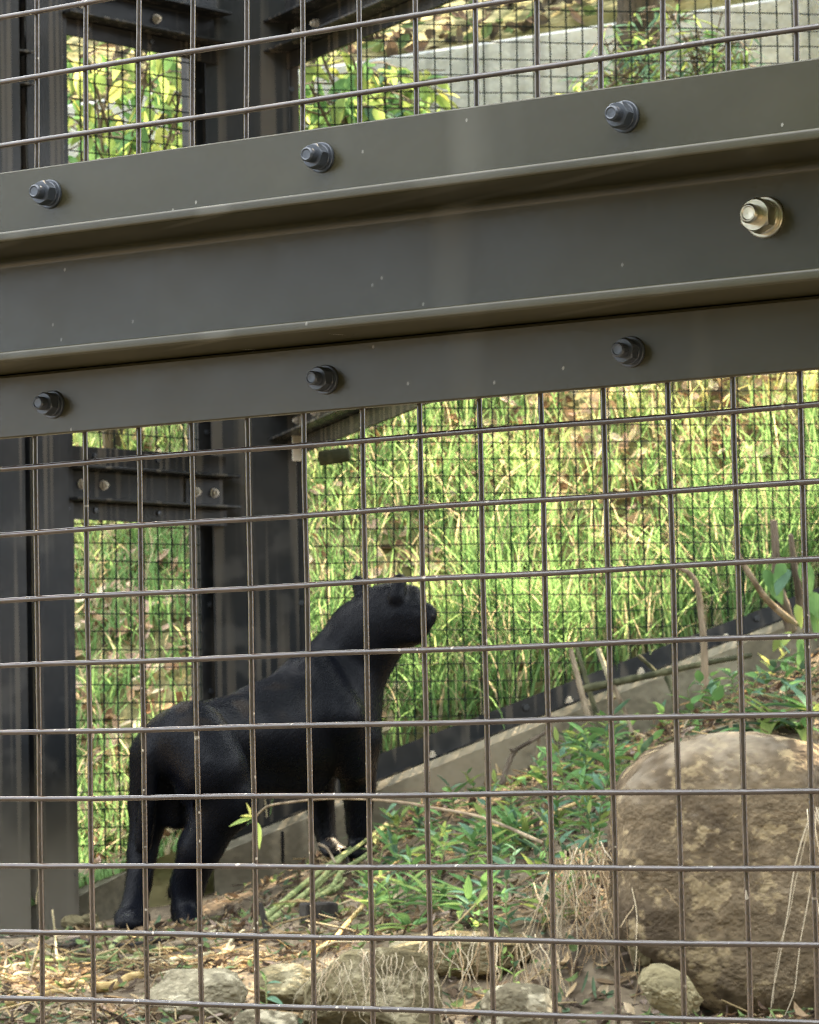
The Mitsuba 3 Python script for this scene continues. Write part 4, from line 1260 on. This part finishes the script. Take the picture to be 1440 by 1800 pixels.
for x, y, h in [(880, 1705, 0.07), (905, 1740, 0.06), (470, 1765, 0.05), (690, 1610, 0.07), (660, 1600, 0.07), (790, 1700, 0.05)]:
    seedling('leafy_plant', 'little fresh green plant between the stones', spot(x, y, float(on_ground(x, y)[1]) - 0.25), h, rng.normal(0, 0.2, 2), int(rng.integers(7, 11)), 0.045, 'lance', [L_BRIGHT, L_GREEN, L_BLUE], 'little plants between the stones')
for x, y in [(800, 1585), (845, 1600), (770, 1600), (720, 1640), (690, 1590)]:
    k = thing('broad_leaved_plant', 'low arching green plant above the stones', 'plant', 'low arching plants above the stones', loc=on_ground(x, y))
    o = on_ground(x, y)
    for i in range(8):
        a = rng.uniform(0, 6.3)
        leaf(k, o + rng.normal(0, 0.006, 3), rosette_dir(a, rng.uniform(0.5, 1.1)), UP, rng.uniform(0.08, 0.13), 'strap', [L_GREEN, L_BRIGHT, L_GREEN][i % 3])
for x, y, h in [(660, 1560, 0.09), (700, 1545, 0.1), (735, 1580, 0.1), (770, 1555, 0.1), (820, 1560, 0.11), (850, 1545, 0.1), (660, 1625, 0.08), (715, 1610, 0.08), (640, 1590, 0.08), (800, 1625, 0.09), (840, 1640, 0.08)]:
    seedling('leafy_plant', 'fresh green plant above the root covered stone', on_ground(x, y), h, rng.normal(0, 0.35, 2), int(rng.integers(10, 15)), 0.07, 'lance', [L_GREEN, L_GREEN, L_BLUE, L_BRIGHT], 'leafy plants above the root covered stone')
for x, y, h in [(762, 1404, 0.11), (850, 1372, 0.12), (925, 1346, 0.10), (1005, 1318, 0.12), (1078, 1282, 0.11), (1172, 1236, 0.11), (1252, 1206, 0.12), (1210, 1222, 0.08), (1330, 1176, 0.11), (700, 1428, 0.09)]:
    seedling('leafy_plant', 'leafy sprig growing at the foot of the sloping kerb', on_ground(x, y), h, rng.normal(0, 0.35, 2), int(rng.integers(8, 13)), 0.066, ['lance', 'narrow', 'strap'][int(rng.integers(3))], [L_GREEN, L_BLUE, L_OLIVE, L_BRIGHT], 'leafy sprigs along the kerb')
for x, y, h in [(1130, 1275, 0.09), (1165, 1290, 0.08), (1200, 1260, 0.08), (1240, 1250, 0.1), (1290, 1230, 0.08), (1110, 1310, 0.08), (1150, 1250, 0.08), (1085, 1300, 0.1), (1060, 1320, 0.1), (1180, 1235, 0.08), (1220, 1290, 0.1), (1270, 1275, 0.1), (1310, 1260, 0.1), (1380, 1240, 0.1), (1420, 1220, 0.1), (1340, 1225, 0.08), (1250, 1215, 0.07)]:
    seedling('leafy_plant', 'dark leafy plant in the litter behind the boulder', on_ground(x, y), h, rng.normal(0, 0.3, 2), int(rng.integers(8, 12)), 0.06, 'broad', [L_BLUE, L_GREEN, L_GREEN], 'leafy plants behind the boulder')
for x, y in [(1400, 1290), (1360, 1275), (1430, 1260), (1330, 1285)]:
    k = thing('broad_leaved_plant', 'strap leaved green plant above the boulder', 'plant', 'strap leaved plants at the boulder', loc=on_ground(x, y))
    o = on_ground(x, y)
    for i in range(9):
        leaf(k, o + rng.normal(0, 0.006, 3), rosette_dir(rng.uniform(0, 6.3), rng.uniform(0.15, 0.9)), UP, rng.uniform(0.10, 0.19), 'strap', [L_GREEN, L_BLUE, L_OLIVE][i % 3])
# leaves fallen green on the mulch
for x, y in [(1215, 1215), (1260, 1205), (1180, 1268), (1300, 1190), (870, 1360), (905, 1385), (650, 1480), (520, 1610), (560, 1575), (600, 1620), (1360, 1200), (1400, 1180), (1240, 1235)]:
    a = rng.uniform(0, 6.3)
    o = on_ground(x, y) + UP * 0.025
    kk2 = (('broad' if x > 850 else 'strap'), int(rng.integers(3)))
    d = rosette_dir(a, 0.15)
    thing('fallen_leaf', 'green fallen leaf lying on the mulch of the slope', 'leaf', 'green fallen leaves',
          {**mikit.ply(SHAPES[kk2[0]][kk2[1]], [L_GREEN, L_BLUE, L_OLIVE][int(rng.integers(3))], smooth=True),
           'to_world': mat4(o, d * 0.09, unit(np.cross(UP, d)) * 0.09, unit(np.cross(d, np.cross(UP, d))) * 0.09)}, loc=o)

# the vine with a few pale leaves across the panther's belly
k = thing('vine', 'thin bare vine with pale leaves at its end, crossing before the panther', 'vine')
vp = [spot(446, 1440, 7.9), spot(470, 1418, 7.85), spot(505, 1411, 7.8), spot(560, 1405, 7.75), spot(620, 1404, 7.7), spot(700, 1410, 7.6), spot(760, 1420, 7.5), spot(850, 1438, 7.35), spot(955, 1482, 7.2)]
vc = curve(vp, 5)
put('stem', mikit.ply(tube(vc, np.linspace(0.0022, 0.0036, len(vc)), 7, jitter=0.1), TWIG, smooth=50), k)
for (x, y), dpx, L, m in [((443, 1438), (-42, 12), 0.055, L_BRIGHT), ((446, 1436), (-20, -6), 0.03, L_YELLOW), ((452, 1445), (6, 48), 0.062, L_BRIGHT), ((440, 1432), (-3, -22), 0.028, L_YELLOW), ((545, 1404), (10, -8), 0.02, L_BRIGHT),
                          ((612, 1402), (16, -6), 0.03, L_BRIGHT), ((700, 1408), (-18, 16), 0.04, L_BLUE), ((745, 1418), (24, 10), 0.045, L_GREEN)]:
    o = spot(x, y, 7.85 if x < 500 else 7.65)
    leaf(k, o, _R * dpx[0] - _U * dpx[1] + V(0, -8, 0), V(0.2, -0.6, 0.7), L, 'lance', m)

# the sapling at the right edge of the kerb
k = thing('sapling', 'small sapling with forked brown stems at the right end of the kerb', 'sapling')
for pts, r in [([(1392, 1110, 9.6), (1378, 1060, 9.6), (1366, 1020, 9.6), (1364, 970, 9.6), (1360, 915, 9.6)], (0.017, 0.010)),
               ([(1398, 1098, 9.6), (1350, 1056, 9.55), (1325, 1020, 9.5), (1300, 980, 9.5), (1290, 950, 9.5)], (0.011, 0.006)),
               ([(1408, 1100, 9.65), (1404, 1040, 9.65), (1396, 990, 9.65), (1390, 940, 9.65)], (0.012, 0.008))]:
    c = curve([spot(*q) for q in pts], 5)
    put('stem', mikit.ply(tube(c, np.linspace(r[0], r[1], len(c)), 8, jitter=0.12), BARK if r[0] > 0.0115 else TWIG, smooth=50), k)
for x, y, L, m in [(1352, 1012, 0.09, L_GREEN), (1345, 1000, 0.08, L_GREEN), (1420, 1040, 0.11, L_GREEN), (1428, 1060, 0.1, L_GREEN), (1385, 1000, 0.1, L_BLUE), (1375, 985, 0.09, L_GREEN), (1410, 985, 0.1, L_GREEN), (1400, 1062, 0.07, L_BRIGHT), (1390, 1110, 0.06, L_BRIGHT), (1405, 1120, 0.07, L_GREEN), (1418, 1128, 0.08, L_GREEN), (1372, 1118, 0.05, L_OLIVE)]:
    leaf(k, spot(x, y, 9.55), V(rng.normal(0, 0.5), -0.25, -0.8 + rng.normal(0, 0.4)), V(rng.normal(0, 0.3), -1, 0.5), L, 'broad', m)
for x, y in [(1320, 1178), (1290, 1170), (1345, 1190), (1270, 1195)]:
    seedling('young_shoot', 'young shoot with yellow green leaves near the sapling', on_ground(x, y + 8), 0.07, rng.normal(0, 0.3, 2), 6, 0.055, 'lance', [L_YELLOW, L_BRIGHT], 'yellow shoots near the sapling')


# ------------------------------------------------------------------ shrubs on the bank, seen above the front beam
def shrub(name, label, base, tops, twigs, per, length, shape, mats, droop=0.6, stem_r=0.012, twig_len=0.32, cat='shrub'):
    key = thing(name, label, cat)
    for tp in tops:
        tp = np.asarray(tp)
        mid = base + (tp - base) * 0.55 + rng.normal(0, 0.06, 3)
        c = curve([base - UP * 0.05, mid, tp], 8)
        put('branch', mikit.ply(tube(c, np.linspace(stem_r, stem_r * 0.35, len(c)), 6, jitter=0.1), BARK, smooth=50), key)
        for j in range(twigs):
            i = int(rng.uniform(0.62, 1.0) * (len(c) - 1))
            a = rng.uniform(0, 6.3)
            d = unit(V(math.cos(a), math.sin(a), rng.uniform(-0.2, 0.6)))
            q = [c[i], c[i] + d * twig_len * 0.5, c[i] + d * twig_len - UP * 0.05]
            tc = curve(q, 4)
            put('twig', mikit.ply(tube(tc, np.linspace(0.004, 0.002, len(tc)), 5), BARK, smooth=50), key)
            for n_ in range(per):
                o = tc[int(rng.uniform(0.2, 1) * (len(tc) - 1))]
                b = rng.uniform(0, 6.3)
                dd = V(math.cos(b) * 0.7, math.sin(b) * 0.7, -droop + rng.normal(0, 0.35))
                leaf(key, o, dd, V(rng.normal(0, 0.4), -0.5, 0.8), length * rng.uniform(0.7, 1.2), shape, mats[int(rng.integers(len(mats)))])


MIX = [L_BRIGHT, L_YELLOW, L_GREEN, L_OLIVE, L_GREEN, L_BRIGHT]
hz = lambda x, y: V(x, y, float(hill_z(x, y)))
b = hz(-1.0, 11.6)
shrub('broadleaf_shrub', 'nearer broad leaved shrub, bright yellow green, between the two dark posts', b, [spot(150, 90, 11.1), spot(215, 30, 11.2), spot(260, 110, 11.0), spot(330, 60, 11.2), spot(170, 180, 10.9), spot(310, 200, 11.0), spot(240, 220, 11.0), spot(140, 250, 11.1)], 7, 5, 0.092, 'broad', MIX + [L_BRIGHT], twig_len=0.25)
b = hz(-1.1, 12.3)
shrub('broadleaf_shrub', 'farther darker broad leaved shrub behind the yellow green one', b, [spot(150, 70, 12.1), spot(215, 60, 12.0), spot(270, 40, 12.1), spot(330, 90, 12.0), spot(170, 150, 11.9), spot(310, 160, 12.0), spot(240, 190, 11.8), spot(200, 240, 11.9)], 7, 5, 0.10, 'broad', [L_GREEN, L_OLIVE, L_BRIGHT, L_GREEN, L_YELLOW], twig_len=0.3)
b = hz(-0.05, 11.9)
shrub('broadleaf_shrub', 'green broad leaved shrub just right of the corner post, above the front beam', b, [spot(560, 80, 11.2), spot(620, 100, 11.3), spot(680, 110, 11.4), spot(590, 160, 11.2), spot(650, 180, 11.3), spot(545, 150, 11.0), spot(705, 150, 11.3), spot(600, 210, 11.2)], 7, 5, 0.095, 'broad', [L_GREEN, L_GREEN, L_BLUE, L_BRIGHT, L_OLIVE, L_BRIGHT], twig_len=0.24)
b = hz(0.0, 12.5)
shrub('broadleaf_shrub', 'farther broad leaved shrub against the wall, right of the corner post', b, [spot(545, 100, 12.2), spot(600, 70, 12.2), spot(650, 120, 12.1), spot(715, 130, 12.1), spot(580, 190, 11.9), spot(640, 215, 11.9), spot(690, 190, 12.0)], 7, 6, 0.10, 'broad', [L_GREEN, L_BRIGHT, L_OLIVE, L_BRIGHT, L_YELLOW], twig_len=0.22)
b = hz(0.75, 12.9)
shrub('bamboo', 'narrow leaved bamboo like shrub in front of the concrete wall', b, [spot(1085, 30, 12.7), spot(1150, 70, 12.6), spot(1210, 20, 12.7), spot(1255, 60, 12.7), spot(1180, 120, 12.6), spot(1300, 90, 12.7), spot(1110, 120, 12.6), spot(1230, 120, 12.6)], 7, 5, 0.085, 'narrow', [L_GREEN, L_BLUE, L_BLUE, L_OLIVE, L_BRIGHT], 0.35, 0.008, 0.2)
b = hz(1.15, 12.8)
shrub('bamboo', 'bamboo like shrub right of the tree trunk', b, [spot(1180, 20, 12.6), spot(1225, 50, 12.6), spot(1270, 20, 12.6), spot(1210, 90, 12.6), spot(1250, 110, 12.6), spot(1165, 100, 12.5), spot(1290, 60, 12.6)], 7, 6, 0.08, 'narrow', [L_GREEN, L_BLUE, L_BLUE, L_OLIVE], 0.35, 0.008, 0.2)
b = hz(0.95, 13.1)
shrub('bamboo', 'darker bamboo like shrub close before the tree trunk', b, [spot(1085, 120, 12.9), spot(1130, 150, 12.9), spot(1190, 160, 12.9), spot(1230, 140, 12.9), spot(1150, 110, 12.9), spot(1060, 60, 12.9)], 7, 6, 0.085, 'narrow', [L_GREEN, L_BLUE, L_BLUE, L_OLIVE], 0.35, 0.008, 0.2)
b = hz(0.45, 12.6)
shrub('young_shrub', 'small yellow green shrub at the foot of the tree trunk', b, [spot(1015, 150, 12.4), spot(1050, 135, 12.4), spot(1035, 165, 12.4)], 4, 5, 0.07, 'lance', [L_YELLOW, L_BRIGHT], 0.1, 0.006, 0.12)
# the tree behind the mesh: trunk in view, its wide crown above the frame shades the enclosure
t = thing('overhanging_tree', 'tree with a grey trunk before the concrete wall, crown spreading over the enclosure', 'tree')
tb = V(0.92, 13.35, float(hill_z(0.92, 13.35)) - 0.1)
tc = curve([tb, tb + V(0.02, -0.02, 1.0), tb + V(0.04, -0.15, 2.2), tb + V(-0.05, -0.5, 3.4)], 8)
put('trunk', mikit.ply(tube(tc, np.linspace(0.095, 0.065, len(tc)), 16, jitter=0.07), DARK_BARK, smooth=60), t)
fork = tc[-1]
CR = V(1.6, 8.2, 6.1)
limbs = []
for q in [V(-0.6, 11.0, 5.6), V(1.2, 10.2, 5.9), V(3.0, 11.0, 5.8), V(0.2, 8.0, 6.0), V(2.2, 7.0, 6.1), V(0.9, 5.0, 6.1), V(3.5, 8.0, 6.0), V(2.6, 4.8, 6.0), V(-0.8, 6.4, 6.0)]:
    c = curve([fork, fork + (q - fork) * 0.4 + V(0, 0, 0.35), q], 7)
    limbs.append(c)
    put('limb', mikit.ply(tube(c, np.linspace(0.05, 0.012, len(c)), 8, jitter=0.08), BARK, smooth=60), t)
n = 15000
r = np.sqrt(rng.random(n))
a = rng.uniform(0, 2 * np.pi, n)
cx, cy = CR[0] + 3.3 * r * np.cos(a), CR[1] + 4.5 * r * np.sin(a)
cz = CR[2] + rng.uniform(-0.35, 0.9, n)
cl = meshkit.fbm(np.stack([cx * 1.3, cy * 1.3, cz * 0.6], -1), 3, 77)
sd = np.array(SUN) / SUN[2]
gx, gy = cx - sd[0] * (cz - 1.1), cy - sd[1] * (cz - 1.1)
wob = 0.5 + meshkit.fbm(np.stack([gx * 6, gy * 6, 0 * gx], -1), 2, 61)
hole = ((gx + 0.62) / 0.52) ** 2 + ((gy - 7.35) / 0.42) ** 2 < wob
hole |= ((gx - 0.1) / 0.18) ** 2 + ((gy - 8.2) / 0.16) ** 2 < wob
shade = ((gx + 0.7) / 0.75) ** 2 + ((gy - 8.95) / 0.55) ** 2 < 1
keep = ((cl > 0.34) & ~hole) | (shade & (rng.random(n) < 0.93))
p = np.stack([cx, cy, cz], -1)[keep]
q = rng.normal(0, 0.5, (420, 2)) * [0.75, 0.5] + [-0.75, 8.95]      # a leafy bough over the panther
qz = rng.uniform(5.8, 6.8, 420)
p = np.vstack([p, np.stack([q[:, 0] + sd[0] * (qz - 1.1), q[:, 1] + sd[1] * (qz - 1.1), qz], -1)])
nn = rng.normal(0, 0.6, (len(p), 3)) + V(0, 0, 1)
nn /= np.linalg.norm(nn, axis=1, keepdims=True)
lv = flakes(p, nn, rng.uniform(0.12, 0.2, len(p)), rng.uniform(0.06, 0.1, len(p)), pick([(0.07, 0.13, 0.03), (0.1, 0.17, 0.04), (0.05, 0.1, 0.025)], len(p)))
put('crown', mikit.ply(lv[:2], 'm_grass', color=lv[2]), t)


# ------------------------------------------------------------------ labels of look-alikes: told apart by their place in the row
ORD = 'first second third fourth fifth sixth seventh eighth ninth tenth eleventh twelfth thirteenth fourteenth fifteenth sixteenth seventeenth eighteenth nineteenth twentieth'.split()
ORD += ['twenty-' + w for w in ORD[:9]] + ['thirtieth'] + ['thirty-' + w for w in ORD[:9]]
same = {}
for k_, l_ in labels.items():
    if l_.get('group') and LOC.get(k_) is not None:
        same.setdefault(l_['label'], []).append(k_)
for text, keys in same.items():
    if len(keys) > 1:
        px = {k_: float((LOC[k_] - EYE) @ _R / ((LOC[k_] - EYE) @ _F)) for k_ in keys}
        for i, k_ in enumerate(sorted(keys, key=px.get)):
            labels[k_]['label'] = f'{text}, {ORD[i]} from the left'


# the tree line on the other side of the visitors' path: never in view, but it is what the steel reflects
n = 14000
x, y, z = rng.uniform(-22, 22, n), rng.uniform(-11.0, -8.0, n), 9.0 * rng.random(n) ** 0.9
z *= 0.65 + 0.7 * meshkit.fbm(np.stack([x * 0.25, 0 * x, 0 * x], -1), 3, 5)
nn = rng.normal(0, 1, (n, 3)) + V(0, 0.6, 0.6)
nn /= np.linalg.norm(nn, axis=1, keepdims=True)
lv = flakes(np.stack([x, y, z], -1), nn, rng.uniform(0.5, 0.9, n), rng.uniform(0.3, 0.5, n), pick([(0.05, 0.09, 0.03), (0.07, 0.12, 0.04), (0.035, 0.06, 0.025)], n))
setting('treeline', 'dense trees on the far side of the visitors path', mikit.ply(lv[:2], 'm_grass', color=lv[2]), 'stuff', 'trees')
